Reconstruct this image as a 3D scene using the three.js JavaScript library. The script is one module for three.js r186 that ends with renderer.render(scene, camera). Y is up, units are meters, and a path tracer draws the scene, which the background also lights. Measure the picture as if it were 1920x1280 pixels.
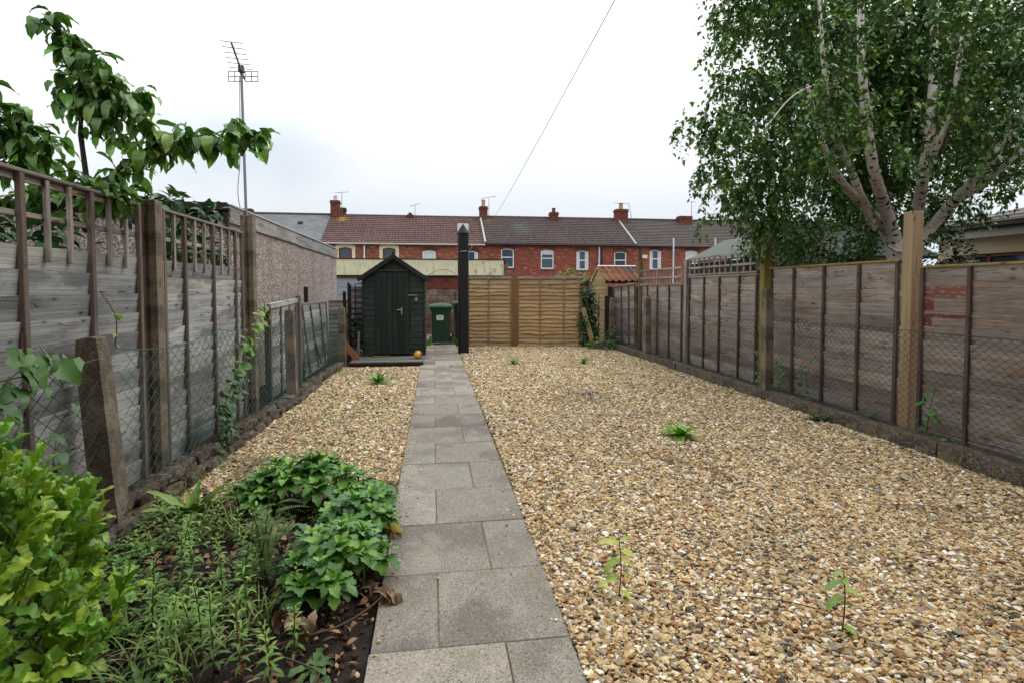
import * as THREE from 'three';
import { mergeGeometries } from 'three/addons/utils/BufferGeometryUtils.js';

/* ---------- camera, sky, sun, exposure ---------- */
const scene = new THREE.Scene();
const camera = new THREE.PerspectiveCamera(63.66, 1.5, 0.05, 600);
camera.position.set(0, 1.56, 0);
camera.rotation.order = 'YXZ';
camera.rotation.set(-0.04398, -0.14137, 0);
camera.setViewOffset(1920, 1280, 0, 53, 1920, 1280);
const renderer = new THREE.WebGLRenderer({ antialias: true });
renderer.toneMapping = THREE.LinearToneMapping;
renderer.toneMappingExposure = 1.22;
renderer.shadowMap.enabled = true;

/* ---------- random numbers and noise ---------- */
let seed = 7;
const reseed = (s) => { seed = s | 0; };
function rnd() { seed = (seed + 0x6d2b79f5) | 0; let t = Math.imul(seed ^ (seed >>> 15), 1 | seed); t = (t + Math.imul(t ^ (t >>> 7), 61 | t)) ^ t; return ((t ^ (t >>> 14)) >>> 0) / 4294967296; }
const rr = (a, b) => a + (b - a) * rnd();
const pick = (a) => a[Math.floor(rnd() * a.length)];
const lerp = (a, b, t) => a + (b - a) * t;
const cl = (x, a = 0, b = 1) => Math.min(b, Math.max(a, x));
const ss = (x, a, b) => { const t = cl((x - a) / (b - a)); return t * t * (3 - 2 * t); };
function hsh(x, y, s) { let h = Math.imul(x, 374761393) ^ Math.imul(y, 668265263) ^ Math.imul(s, 982451653); h = Math.imul(h ^ (h >>> 13), 1274126177); return ((h ^ (h >>> 16)) >>> 0) / 4294967296; }
function vn(x, y, px, py, s) {           // value noise, periodic in px, py
  const xi = Math.floor(x), yi = Math.floor(y), fx = x - xi, fy = y - yi, u = fx * fx * (3 - 2 * fx), v = fy * fy * (3 - 2 * fy);
  const m = (a, p) => ((a % p) + p) % p, x0 = m(xi, px), x1 = m(xi + 1, px), y0 = m(yi, py), y1 = m(yi + 1, py);
  return lerp(lerp(hsh(x0, y0, s), hsh(x1, y0, s), u), lerp(hsh(x0, y1, s), hsh(x1, y1, s), u), v);
}
function fbm(u, v, fx, fy, o, s) { let a = 0.5, t = 0, n = 0; for (let i = 0; i < o; i++) { t += a * vn(u * fx, v * fy, fx, fy, s + i * 17); n += a; a *= 0.5; fx *= 2; fy *= 2; } return t / n; }
const n3 = (x, y, z, s = 0) => lerp(vn(x, y + z * 0.71, 4096, 4096, s), vn(y - x * 0.37, z, 4096, 4096, s + 5), 0.5) * 2 - 1;

/* sky: even white overcast with a few thin bluish places */
{
  const W = 768, H = 384, data = new Float32Array(W * H * 4);
  for (let j = 0; j < H; j++) {
    const el = ((j + 0.5) / H - 0.5) * Math.PI, sn = Math.max(0, Math.sin(el));
    for (let i = 0; i < W; i++) {
      const k = (j * W + i) * 4, u = i / W, v = j / H;
      const low = lerp(0.8, 1, ss(el + 0.1 * (fbm(u, v, 9, 12, 4, 23) - 0.5) * 2, 0.05, 0.42)), c = fbm(u, v, 10, 14, 5, 3), c2 = fbm(u, v, 5, 9, 4, 11);
      const thin = ss(c * 0.6 + c2 * 0.4, 0.5, 0.72);              // thinner cloud, bluer
      const L = (0.93 + 0.45 * Math.pow(sn, 0.8)) * lerp(1.06, 0.84, thin) * lerp(0.86, 1.14, ss(c2, 0.25, 0.75)) * low;
      const blue = 0.03 + 0.11 * thin + 0.09 * Math.exp(-el * el / 0.06);
      data[k] = L * (1 - blue); data[k + 1] = L * (1 - blue * 0.42); data[k + 2] = L * (1 + blue * 0.25); data[k + 3] = 1;
    }
  }
  const t = new THREE.DataTexture(data, W, H, THREE.RGBAFormat, THREE.FloatType);
  t.mapping = THREE.EquirectangularReflectionMapping; t.magFilter = THREE.LinearFilter; t.needsUpdate = true;
  scene.background = t; scene.environment = t;
}
const sun = new THREE.DirectionalLight(0xfff8ee, 0.85);
sun.position.set(27, 32, -16); sun.target.position.set(0, 0, -8);
sun.castShadow = true; sun.shadow.radius = 44; sun.shadow.mapSize.set(4096, 4096);
Object.assign(sun.shadow.camera, { left: -30, right: 30, top: 40, bottom: -30, near: 1, far: 120 });
scene.add(sun, sun.target);

/* ---------- scene helpers ---------- */
const taken = {};
function numbered(n) { if (!(n in taken)) { taken[n] = 0; return n; } taken[n]++; return n + '_' + String(taken[n]).padStart(3, '0'); }
function shadowed(m) { m.castShadow = true; m.receiveShadow = true; return m; }
function thing(name, label, category, [x, y, d] = [0, 0, 0], turn = 0, group) {
  const o = new THREE.Group(); o.name = numbered(name); o.position.set(x, y, -d); o.rotation.y = turn;
  o.userData = { label, category }; if (group) o.userData.group = group;
  scene.add(o); return o;
}
function solo(name, label, category, geo, mat, [x, y, d] = [0, 0, 0], turn = 0, group) {
  const o = shadowed(new THREE.Mesh(geo, mat)); o.name = numbered(name); o.position.set(x, y, -d); o.rotation.y = turn;
  o.userData = { label, category }; if (group) o.userData.group = group;
  scene.add(o); return o;
}
function part(parent, name, geo, mat, p = [0, 0, 0], r = [0, 0, 0]) {
  const o = shadowed(new THREE.Mesh(geo, mat)); o.name = name; o.position.set(...p); o.rotation.set(...r); parent.add(o); return o;
}
function struct(name, geo, mat, pos = [0, 0, 0]) {
  const o = shadowed(new THREE.Mesh(geo, mat)); o.name = name; o.position.set(pos[0], pos[1], -pos[2]); o.userData = { kind: 'structure' }; scene.add(o); return o;
}
function stuff(name, geo, mat, label) { const o = shadowed(new THREE.Mesh(geo, mat)); o.name = numbered(name); o.userData = { kind: 'stuff', label }; scene.add(o); return o; }
function stuffPart(parent, name, geo, mat) { const o = part(parent, name, geo, mat); o.userData = { kind: 'stuff' }; return o; }
const V = (x, y, z) => new THREE.Vector3(x, y, z);

/* ---------- geometry helpers ---------- */
function flat(pos, uv) {
  const g = new THREE.BufferGeometry();
  g.setAttribute('position', new THREE.Float32BufferAttribute(pos, 3)); g.setAttribute('uv', new THREE.Float32BufferAttribute(uv, 2));
  g.computeVertexNormals(); return g;
}
// box with chamfered edges; grain axis gives u, uv in metres
function cbox(w, h, d, c = 0.004, grain = 'y', o = [0, 0, 0], ou = rnd() * 5, ov = rnd() * 5) {
  c = Math.min(c, w * 0.4, h * 0.4, d * 0.4);
  const P = {}, A = [w / 2, h / 2, d / 2];
  for (let i = 0; i < 8; i++) { const s = [i & 1 ? 1 : -1, i & 2 ? 1 : -1, i & 4 ? 1 : -1]; for (let a = 0; a < 3; a++) P[i * 3 + a] = [0, 1, 2].map((k) => s[k] * (k === a ? A[k] : A[k] - c)); }
  const pos = [], uv = [];
  const put = (ids) => {
    const p = ids.map((i) => P[i]), tri = (a, b, e) => {
      const n = V(b[0] - a[0], b[1] - a[1], b[2] - a[2]).cross(V(e[0] - a[0], e[1] - a[1], e[2] - a[2]));
      const out = n.x * (a[0] + b[0] + e[0]) + n.y * (a[1] + b[1] + e[1]) + n.z * (a[2] + b[2] + e[2]) >= 0 ? [a, b, e] : [a, e, b];
      const m = Math.abs(n.x) > Math.abs(n.y) && Math.abs(n.x) > Math.abs(n.z) ? 0 : Math.abs(n.y) > Math.abs(n.z) ? 1 : 2;
      for (const q of out) {
        pos.push(q[0] + o[0], q[1] + o[1], q[2] + o[2]);
        const g = 'xyz'.indexOf(grain), t = m === g ? [(g + 1) % 3, (g + 2) % 3] : [g, 3 - g - m];
        uv.push(q[t[0]] + ou, q[t[1]] + ov + m * 0.37);
      }
    };
    tri(p[0], p[1], p[2]); if (p.length > 3) tri(p[0], p[2], p[3]);
  };
  for (let a = 0; a < 3; a++) { const b = 1 << ((a + 1) % 3), e = 1 << ((a + 2) % 3); for (const s of [0, 1 << a]) put([s, s | b, s | b | e, s | e].map((i) => i * 3 + a)); }
  for (let a = 0; a < 3; a++) { const b = (a + 1) % 3, e = (a + 2) % 3; for (let k = 0; k < 4; k++) { const i = (k & 1 ? 1 << b : 0) | (k & 2 ? 1 << e : 0), j = i | (1 << a); put([i * 3 + b, j * 3 + b, j * 3 + e, i * 3 + e]); } }
  for (let i = 0; i < 8; i++) put([i * 3, i * 3 + 1, i * 3 + 2]);
  return flat(pos, uv);
}
// plank from x = 0 to L, y = 0 to H, front face at z; zt, zb lean it; wavy edges, slight warp
function plank(L, H, T, { seg = 10, zt = 0, zb = 0, wb = 0, wt = 0, warp = 0.002, s = rnd() * 1000 | 0, f = 3, uo, vo, cut } = {}) {
  uo = uo ?? rnd() * 7; vo = vo ?? rnd() * 7;
  const pos = [], uv = [], row = (x) => {
    const wv = (k, a) => a * (vn(x * f + k * 31, s, 4096, 4096, s) * 2 - 1) * 1.6, yb = wv(1, wb), yt = (cut ? cut(x) : H) + wv(2, wt), z = wv(3, warp);
    return [[x, yb, zb + T + z], [x, yt, zt + T + z], [x, yt, zt + z], [x, yb, zb + z]];
  };
  const quad = (a, b, c, d, ua, ub, uc, ud) => { pos.push(...a, ...b, ...c, ...a, ...c, ...d); uv.push(...ua, ...ub, ...uc, ...ua, ...uc, ...ud); };
  const U = (p, k) => [p[0] + uo, (k === 0 ? p[1] : k === 1 ? H + p[2] : k === 2 ? H + 0.1 + p[1] : -p[2]) + vo];
  let a = row(0);
  const end = (r, fl) => { const q = fl ? [r[0], r[1], r[2], r[3]] : [r[3], r[2], r[1], r[0]]; quad(...q, ...q.map((p) => [p[2] + uo, p[1] + vo])); };
  end(a, false);
  for (let i = 1; i <= seg; i++) {
    const b = row((L * i) / seg);
    for (let k = 0; k < 4; k++) { const n = (k + 1) % 4; quad(a[k], b[k], b[n], a[n], U(a[k], k), U(b[k], k), U(b[n], k), U(a[n], k)); }
    a = b;
  }
  end(a, true);
  return flat(pos, uv);
}
// subdivided block pushed about by noise: rough stone and concrete
function rough(w, h, d, amp, seg = [10, 4, 4], fr = 6, s = rnd() * 500 | 0, round = 0) {
  const g = new THREE.BoxGeometry(w, h, d, ...seg), p = g.attributes.position, uv = g.attributes.uv, nn = g.attributes.normal;
  for (let i = 0; i < p.count; i++) {
    let x = p.getX(i), y = p.getY(i), z = p.getZ(i);
    const ax = Math.abs(nn.getX(i)), ay = Math.abs(nn.getY(i));
    uv.setXY(i, (ax > 0.5 ? z : x) + s, (ay > 0.5 ? z : y) + s * 0.3);
    if (round) { const q = V(Math.max(0, Math.abs(x) - w / 2 + round) * Math.sign(x), Math.max(0, Math.abs(y) - h / 2 + round) * Math.sign(y), Math.max(0, Math.abs(z) - d / 2 + round) * Math.sign(z)), l = q.length(); if (l > round) { const k = round / l; x -= q.x * (1 - k); y -= q.y * (1 - k); z -= q.z * (1 - k); } }
    const a = (f, k) => n3(x * f + s, y * f + k, z * f, s + k) * 1;
    p.setXYZ(i, x + amp * (a(fr, 1) + 0.5 * a(fr * 3, 4)), y + amp * (a(fr, 2) + 0.5 * a(fr * 3, 5)), z + amp * (a(fr, 3) + 0.5 * a(fr * 3, 6)));
  }
  g.computeVertexNormals(); return g;
}
function tube(pts, r0, r1 = r0, rad = 6, seg = 0, jitter = 0) {
  const c = new THREE.CatmullRomCurve3(pts), n = seg || Math.max(2, pts.length * 4), fr = c.computeFrenetFrames(n), pos = [], uv = [], idx = [], L = c.getLength();
  for (let i = 0; i <= n; i++) {
    const p = c.getPointAt(i / n), r = lerp(r0, r1, i / n);
    for (let k = 0; k <= rad; k++) {
      const a = (k / rad) * Math.PI * 2, j = 1 + jitter * (hsh(i, k % rad, 3) - 0.5), q = p.clone().addScaledVector(fr.normals[i], Math.cos(a) * r * j).addScaledVector(fr.binormals[i], Math.sin(a) * r * j);
      pos.push(q.x, q.y, q.z); uv.push((i / n) * L, (k / rad) * r0 * 6);
    }
  }
  for (let i = 0; i < n; i++) for (let k = 0; k < rad; k++) { const a = i * (rad + 1) + k, b = a + rad + 1; idx.push(a, a + 1, b, b, a + 1, b + 1); }
  const g = new THREE.BufferGeometry(); g.setAttribute('position', new THREE.Float32BufferAttribute(pos, 3)); g.setAttribute('uv', new THREE.Float32BufferAttribute(uv, 2)); g.setIndex(idx); g.computeVertexNormals(); return g;
}
class Bag {                             // many small pieces joined into one geometry, with a tint for each
  constructor() { this.p = []; this.n = []; this.c = []; this.u = []; this.i = []; }
  add(g, m, c = [1, 1, 1]) {
    const P = g.attributes.position.array, N = g.attributes.normal.array, U = g.attributes.uv?.array, b = this.p.length / 3, e = m ? m.elements : null, k = P.length / 3;
    for (let i = 0; i < k; i++) {
      const x = P[i * 3], y = P[i * 3 + 1], z = P[i * 3 + 2], nx = N[i * 3], ny = N[i * 3 + 1], nz = N[i * 3 + 2];
      if (e) { this.p.push(e[0] * x + e[4] * y + e[8] * z + e[12], e[1] * x + e[5] * y + e[9] * z + e[13], e[2] * x + e[6] * y + e[10] * z + e[14]); const a = e[0] * nx + e[4] * ny + e[8] * nz, q = e[1] * nx + e[5] * ny + e[9] * nz, w = e[2] * nx + e[6] * ny + e[10] * nz, l = Math.hypot(a, q, w) || 1; this.n.push(a / l, q / l, w / l); }
      else { this.p.push(x, y, z); this.n.push(nx, ny, nz); }
      this.c.push(c[0], c[1], c[2]); this.u.push(U ? U[i * 2] : 0, U ? U[i * 2 + 1] : 0);
    }
    if (g.index) for (const q of g.index.array) this.i.push(q + b); else for (let i = 0; i < k; i++) this.i.push(i + b);
  }
  geo() {
    const g = new THREE.BufferGeometry();
    g.setAttribute('position', new THREE.Float32BufferAttribute(this.p, 3)); g.setAttribute('normal', new THREE.Float32BufferAttribute(this.n, 3));
    g.setAttribute('color', new THREE.Float32BufferAttribute(this.c, 3)); g.setAttribute('uv', new THREE.Float32BufferAttribute(this.u, 2)); g.setIndex(this.i); return g;
  }
}
const mat4 = (p, q = new THREE.Quaternion(), s = V(1, 1, 1)) => new THREE.Matrix4().compose(p, q, s);
// leaf: base at origin, tip along +z, upper side +y
const SHAPES = {
  ovate: (t) => Math.pow(Math.sin(Math.PI * Math.pow(t, 0.72)), 0.85),
  lance: (t) => Math.pow(Math.sin(Math.PI * Math.pow(t, 0.6)), 0.7),
  obovate: (t) => Math.pow(Math.sin(Math.PI * Math.pow(t, 1.35) * 0.97), 0.75),
  heart: (t) => (t < 0.06 ? 0.75 : Math.pow(1 - Math.pow(t, 1.3), 0.62) * (0.82 + 0.6 * Math.exp(-t * 6))),
  lobed: (t) => Math.pow(Math.sin(Math.PI * Math.pow(t, 1.25) * 0.97), 0.8) * (1 + 0.3 * Math.cos(t * 14 + 1.6)),
  rough: (t) => Math.pow(Math.sin(Math.PI * Math.pow(t, 1.2) * 0.98), 0.7) * (1 + 0.16 * Math.cos(t * 26)),
};
function leaf(len, wid, shape, seg = 6, fold = 0.3, curl = 0.3, wave = 0, s = 1) {
  const pos = [], uv = [], idx = [], f = SHAPES[shape];
  let y = 0, z = 0, a = curl * -0.15;
  for (let i = 0; i <= seg; i++) {
    const t = i / seg, w = wid * 0.5 * Math.max(i === 0 ? (shape === 'heart' ? 0.5 : 0.06) : i === seg ? 0.03 : 0, f(t)), wy = wave * (hsh(i, s, 2) - 0.5);
    const ny = Math.cos(a), nz = Math.sin(a);
    for (const k of [-1, 0, 1]) { const up = Math.abs(k) * fold * w + (k ? wy * k : 0), back = shape === 'heart' && i === 0 && k ? -0.16 * len : 0; pos.push(k * w, y + up * ny, z + up * nz + back); uv.push(0.5 + k * 0.5 * Math.min(1, (w / wid) * 2), t); }
    y -= Math.sin(a) * (len / seg); z += Math.cos(a) * (len / seg); a += (curl * 1.6) / seg;
  }
  for (let i = 0; i < seg; i++) for (const k of [0, 1]) { const q = i * 3 + k; idx.push(q, q + 3, q + 1, q + 1, q + 3, q + 4); }
  const g = new THREE.BufferGeometry(); g.setAttribute('position', new THREE.Float32BufferAttribute(pos, 3)); g.setAttribute('uv', new THREE.Float32BufferAttribute(uv, 2)); g.setIndex(idx); g.computeVertexNormals(); return g;
}
function aim(p, dir, roll = 0, s = 1, up = V(0, 1, 0)) {     // matrix: +z to dir, +y near up
  const z = dir.clone().normalize(), x = up.clone().cross(z); if (x.lengthSq() < 1e-4) x.set(1, 0, 0); x.normalize();
  const y = z.clone().cross(x), m = new THREE.Matrix4().makeBasis(x, y, z); if (roll) m.multiply(new THREE.Matrix4().makeRotationZ(roll));
  m.scale(V(s, s, s)); m.setPosition(p); return m;
}
function place(parent, name, geo, mat, m) { const o = shadowed(new THREE.Mesh(geo, mat)); o.name = name; m.decompose(o.position, o.quaternion, o.scale); parent.add(o); return o; }

/* ---------- textures ---------- */
const lin = (c) => (c <= 10.31 ? c / 255 / 12.92 : Math.pow((c / 255 + 0.055) / 1.055, 2.4));
const L3 = (r, g, b) => new THREE.Color().setRGB(lin(r), lin(g), lin(b));
const LA = (r, g, b) => [lin(r), lin(g), lin(b)];
function tex(w, h, fn, rw = 1, rh = 1, srgb = true) {
  const d = new Uint8Array(w * h * 4);
  for (let y = 0; y < h; y++) for (let x = 0; x < w; x++) { const c = fn(x / w, y / h, x, y), k = (y * w + x) * 4; if (typeof c === 'number') { d[k] = d[k + 1] = d[k + 2] = cl(c) * 255; } else { d[k] = cl(c[0], 0, 255); d[k + 1] = cl(c[1], 0, 255); d[k + 2] = cl(c[2], 0, 255); } d[k + 3] = 255; }
  const t = new THREE.DataTexture(d, w, h, THREE.RGBAFormat); t.wrapS = t.wrapT = THREE.RepeatWrapping; t.magFilter = THREE.LinearFilter; t.minFilter = THREE.LinearMipmapLinearFilter; t.generateMipmaps = true;
  if (srgb) t.colorSpace = THREE.SRGBColorSpace; t.repeat.set(1 / rw, 1 / rh); t.needsUpdate = true; return t;
}
const mix3 = (a, b, t) => [lerp(a[0], b[0], t), lerp(a[1], b[1], t), lerp(a[2], b[2], t)];
function woodTex(s, light, dark, { knot = [60, 48, 42], stain = [90, 80, 70], stainAmt = 0.5, nk = 16, W = 1024, H = 512, rw = 2.4, rh = 1.2, tint2 = light } = {}) {
  reseed(s * 77 + 1); const ks = []; for (let i = 0; i < nk; i++) ks.push([rnd(), rnd(), rr(0.006, 0.014), rr(0.5, 1)]);
  return tex(W, H, (u, v) => {
    let vv = v, kn = 0;
    for (const k of ks) { let du = u - k[0], dv = v - k[1]; du -= Math.round(du); dv -= Math.round(dv); const r2 = (du * du * 4 + dv * dv * 6.5) / (k[2] * k[2]); if (r2 < 40) { vv += dv * 0.9 * Math.exp(-r2 * 0.12) * -0.6; kn = Math.max(kn, Math.exp(-r2 * 0.6) * k[3] + 0.35 * Math.exp(-r2 * 0.09) * k[3]); } }
    const g1 = fbm(u, vv, 3, 90, 3, s), g2 = fbm(u, vv, 10, 240, 2, s + 3), b = fbm(u, v, 4, 6, 4, s + 9), st = ss(fbm(u, v, 6, 10, 4, s + 21), 0.52, 0.75) * stainAmt, warm = fbm(u, v, 3, 12, 3, s + 31);
    let c = mix3(dark, mix3(light, tint2, ss(warm, 0.4, 0.65)), cl(g1 * 0.75 + g2 * 0.5 + (b - 0.5) * 0.7));
    c = mix3(c, stain, st); if (g2 > 0.72 && g1 < 0.5) c = mix3(c, dark, 0.7); const cr = Math.abs(fbm(u, vv, 3, 34, 2, s + 51) - 0.5), cm = fbm(u, v, 7, 16, 2, s + 57); if (cr < 0.011 && cm > 0.56) c = mix3(c, [46, 40, 36], 0.75);
    return mix3(c, knot, cl(kn));
  }, rw, rh);
}
const bumpGrain = (() => tex(512, 512, (u, v) => fbm(u, v, 4, 100, 3, 41) * 0.6 + fbm(u, v, 12, 250, 2, 45) * 0.4, 1.2, 0.6, false))();
const std = (o) => new THREE.MeshStandardMaterial({ roughness: 0.9, ...o });
const wood = (map, color = 0xffffff, o = {}) => std({ map, color, bumpMap: bumpGrain, bumpScale: 0.0016, roughness: 0.88, ...o });
const T = {
  left: woodTex(2, [198, 200, 199], [120, 121, 122], { stain: [96, 97, 98], stainAmt: 0.6, tint2: [184, 187, 188], nk: 22 }),
  right: woodTex(5, [192, 182, 171], [112, 104, 98], { stain: [132, 108, 84], stainAmt: 0.6, tint2: [174, 168, 163], nk: 30 }),
  tan: woodTex(9, [202, 182, 152], [168, 146, 116], { knot: [118, 90, 68], stain: [176, 144, 108], stainAmt: 0.45, nk: 22, tint2: [198, 174, 140] }),
  pine: woodTex(15, [206, 186, 156], [184, 163, 132], { knot: [126, 98, 74], stain: [180, 150, 114], stainAmt: 0.35, nk: 18, tint2: [198, 178, 148] }),
  brown: woodTex(12, [122, 104, 92], [66, 54, 48], { stain: [78, 70, 58], stainAmt: 0.5 }),
};
const shades = (map, list, o) => list.map((c) => wood(map, L3(...c), o));
const M = {};
M.left = shades(T.left, [[255, 255, 255], [240, 239, 238], [210, 209, 209], [250, 246, 240], [190, 190, 192], [228, 228, 230]]);
M.leftBatten = shades(T.right, [[182, 174, 168], [196, 188, 182], [166, 158, 153]]);
M.trellis = shades(T.left, [[226, 214, 200], [205, 192, 178], [240, 228, 214]]);
M.right = shades(T.right, [[255, 255, 255], [232, 230, 228], [250, 244, 236], [206, 202, 199], [240, 240, 238]]);
M.rightBatten = shades(T.right, [[146, 128, 122], [132, 116, 110]]);
M.tan = shades(T.pine, [[234, 224, 208], [222, 212, 196], [236, 222, 198], [206, 194, 178], [228, 206, 176]]);
M.tanBatten = shades(T.tan, [[214, 192, 164], [204, 180, 150]]);
M.tanPost = wood(T.tan, L3(164, 138, 112));
M.fresh = wood(T.tan, L3(212, 208, 196));
M.green = wood(T.tan, L3(178, 184, 108));
M.greyPost = wood(T.left, L3(224, 210, 196));
M.pale = shades(T.tan, [[222, 222, 190], [206, 208, 176], [232, 230, 200]]);
M.deck = shades(T.left, [[176, 176, 160], [152, 154, 140], [190, 188, 172]]);
M.darkWood = wood(T.brown, L3(120, 112, 104));
M.plankRed = wood(T.tan, L3(226, 170, 140));
M.black = wood(T.brown, L3(46, 42, 52), { roughness: 0.7 });
M.shed = shades(T.left, [[56, 78, 64], [50, 70, 60], [60, 84, 68]], { roughness: 0.75 });
M.shedDoor = shades(T.left, [[44, 64, 52], [40, 60, 50]], { roughness: 0.75 });
M.felt = std({ color: L3(34, 44, 40), roughness: 0.95 });
M.shedTrim = wood(T.left, L3(48, 66, 56));
M.steel = std({ color: L3(188, 192, 190), metalness: 0.8, roughness: 0.35 });
M.galv = std({ color: L3(132, 138, 142), metalness: 0.6, roughness: 0.5 });
const concreteTex = tex(512, 512, (u, v) => { const a = fbm(u, v, 6, 6, 5, 61), b = fbm(u, v, 120, 120, 2, 65), m = ss(fbm(u, v, 5, 5, 4, 71), 0.5, 0.7); let c = mix3([118, 106, 92], [178, 164, 146], cl(a * 0.7 + b * 0.6 - 0.15)); c = mix3(c, [92, 88, 68], m * 0.6); c = mix3(c, [76, 68, 58], ss(fbm(u, v, 3, 3, 5, 77), 0.5, 0.68) * 0.5); if (b > 0.72) c = mix3(c, [206, 196, 180], 0.6); if (b < 0.24) c = mix3(c, [60, 54, 46], 0.6); return c; }, 0.6, 0.6);
const bumpFine = tex(512, 512, (u, v) => fbm(u, v, 90, 90, 3, 81) * 0.6 + fbm(u, v, 12, 12, 3, 87) * 0.4, 0.5, 0.5, false);
M.concrete = std({ map: concreteTex, color: L3(206, 206, 202), bumpMap: bumpFine, bumpScale: 0.004 });
M.concreteBrown = std({ map: concreteTex, color: L3(216, 212, 206), bumpMap: bumpFine, bumpScale: 0.004 });
const kerbTex = tex(512, 512, (u, v) => { const a = fbm(u, v, 9, 9, 5, 261), b = fbm(u, v, 70, 70, 3, 265), m = ss(fbm(u, v, 12, 12, 4, 269), 0.5, 0.66); let c = mix3([58, 50, 44], [122, 112, 100], cl(a * 0.9 + b * 0.7 - 0.35)); c = mix3(c, [112, 98, 62], m * 0.5); if (b > 0.68) c = mix3(c, [164, 156, 144], 0.55); if (b < 0.3) c = mix3(c, [34, 29, 26], 0.7); return c; }, 0.9, 0.9);
M.kerb = std({ map: kerbTex, bumpMap: bumpFine, bumpScale: 0.014 });
M.kerbDark = [std({ map: kerbTex, bumpMap: bumpFine, bumpScale: 0.014 }), std({ map: kerbTex, color: L3(226, 222, 216), bumpMap: bumpFine, bumpScale: 0.012 })];
const slabTex = tex(1536, 1536, (u, v) => { const a = fbm(u, v, 4, 4, 4, 91), b = fbm(u, v, 300, 300, 2, 95), d = fbm(u, v, 14, 14, 3, 98); let c = mix3([144, 140, 134], [186, 181, 173], cl((b - 0.5) * 1.5 + 0.5)); c = mix3(c, [112, 106, 101], ss(a, 0.48, 0.72) * 0.5); c = mix3(c, [140, 140, 122], ss(d, 0.55, 0.75) * 0.45); c = mix3(c, [196, 190, 180], ss(fbm(u, v, 7, 7, 4, 197), 0.6, 0.72) * 0.35); if (b > 0.74) c = mix3(c, [214, 206, 194], 0.55); if (b < 0.25) c = mix3(c, [66, 60, 56], 0.6); return c; }, 1.6, 1.6);
M.slab = [[236, 232, 225], [222, 217, 210], [242, 238, 228], [210, 205, 199], [230, 228, 219], [226, 220, 210]].map((c) => std({ map: slabTex, color: L3(...c), bumpMap: bumpFine, bumpScale: 0.003, roughness: 0.92 }));
const soilTex = tex(512, 512, (u, v) => { const a = fbm(u, v, 16, 16, 5, 101), b = fbm(u, v, 100, 100, 2, 107); return mix3([26, 21, 18], [66, 54, 44], cl(a * 0.7 + b * 0.5 - 0.1)); }, 1, 1);
M.soil = std({ map: soilTex, bumpMap: bumpFine, bumpScale: 0.02, roughness: 1 });
const gravTex = tex(1024, 1024, (u, v) => { const b = fbm(u, v, 110, 110, 2, 111), h = vn(u * 130, v * 130, 130, 130, 115), a = fbm(u, v, 6, 6, 4, 118); let c = mix3([104, 84, 62], [196, 174, 138], cl(b * 1.4 - 0.2)); if (h > 0.8) c = mix3(c, [220, 210, 190], 0.6); if (h < 0.18) c = mix3(c, [88, 70, 54], 0.6); return mix3(c, [140, 116, 84], a * 0.3); }, 1.6, 1.6);
M.gravel = std({ map: gravTex, color: L3(176, 164, 150), bumpMap: bumpFine, bumpScale: 0.012, roughness: 0.95 });
M.lane = std({ color: L3(120, 116, 108), bumpMap: bumpFine, bumpScale: 0.01 });
const pebbleTex = tex(1024, 1024, (u, v) => { const b = fbm(u, v, 110, 110, 2, 121), c0 = vn(u * 136, v * 136, 136, 136, 127), a = fbm(u, v, 5, 3, 4, 131); let c = mix3([116, 102, 96], [188, 175, 166], cl((b - 0.5) * 2.2 + 0.5)); if (c0 > 0.76) c = mix3(c, [226, 216, 208], 0.7); if (c0 < 0.22) c = mix3(c, [84, 70, 66], 0.6); return mix3(c, [128, 112, 104], ss(a, 0.45, 0.7) * 0.4); }, 2.4, 2.4);
M.pebble = std({ map: pebbleTex, bumpMap: bumpFine, bumpScale: 0.012, roughness: 0.95 });
const brickTex = (s, tone) => tex(1024, 1024, (u, v) => {   // 3.6 m of stretcher bond, colour only
  const row = Math.floor(v * 48), x = u * 16 + (row % 2) * 0.5, col = Math.floor(x) % 16, fx = x - Math.floor(x), fy = v * 48 - row, h = hsh(col, row, s), a = fbm(u, v, 5, 5, 4, s + 3);
  let c = mix3(tone[0], tone[1], h); if (h > 0.9) c = mix3(c, tone[2], 0.7); if (h < 0.06) c = mix3(c, [70, 40, 34], 0.5);
  c = mix3(c, [92, 54, 42], ss(a, 0.52, 0.75) * 0.35);
  return fx < 0.045 || fy < 0.13 ? [146, 116, 98] : c;
}, 3.6, 3.6);
const brickA = brickTex(141, [[124, 62, 48], [152, 80, 60], [178, 120, 90]]);
M.brick = std({ map: brickA, bumpMap: bumpFine, bumpScale: 0.004 });
M.brick2 = std({ map: brickA, color: L3(245, 226, 226) });
M.brickChimney = std({ map: brickA, color: L3(196, 186, 184), bumpMap: bumpFine, bumpScale: 0.02 });
const roofTint = (s, a, b, lichen) => tex(512, 256, (u, v) => { const col = Math.floor(u * 64), row = Math.floor(v * 20), h = hsh(col, row, s), n = fbm(u, v, 6, 5, 4, s); let c = mix3(a, b, h * 0.6 + n * 0.5); for (const q of lichen || []) { const du = (u - q[0]) / q[2], dv = (v - q[1]) / q[3], k = ss(1.1 - Math.hypot(du, dv) + (fbm(u, v, 50, 40, 3, s + 8) - 0.5) * 1.3, 0.3, 0.9); c = mix3(c, q[4], k * 0.85); } return c; }, 1, 1);
M.roofRed = std({ map: roofTint(151, [84, 62, 60], [116, 88, 82], [[0.085, 0.82, 0.055, 0.15, [186, 132, 44]]]), roughness: 0.85 });
M.roofBrown = std({ map: roofTint(161, [70, 58, 56], [96, 80, 76], [[0.26, 0.55, 0.1, 0.45, [88, 98, 88]], [0.05, 0.8, 0.04, 0.12, [136, 104, 60]]]), roughness: 0.85 });
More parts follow.
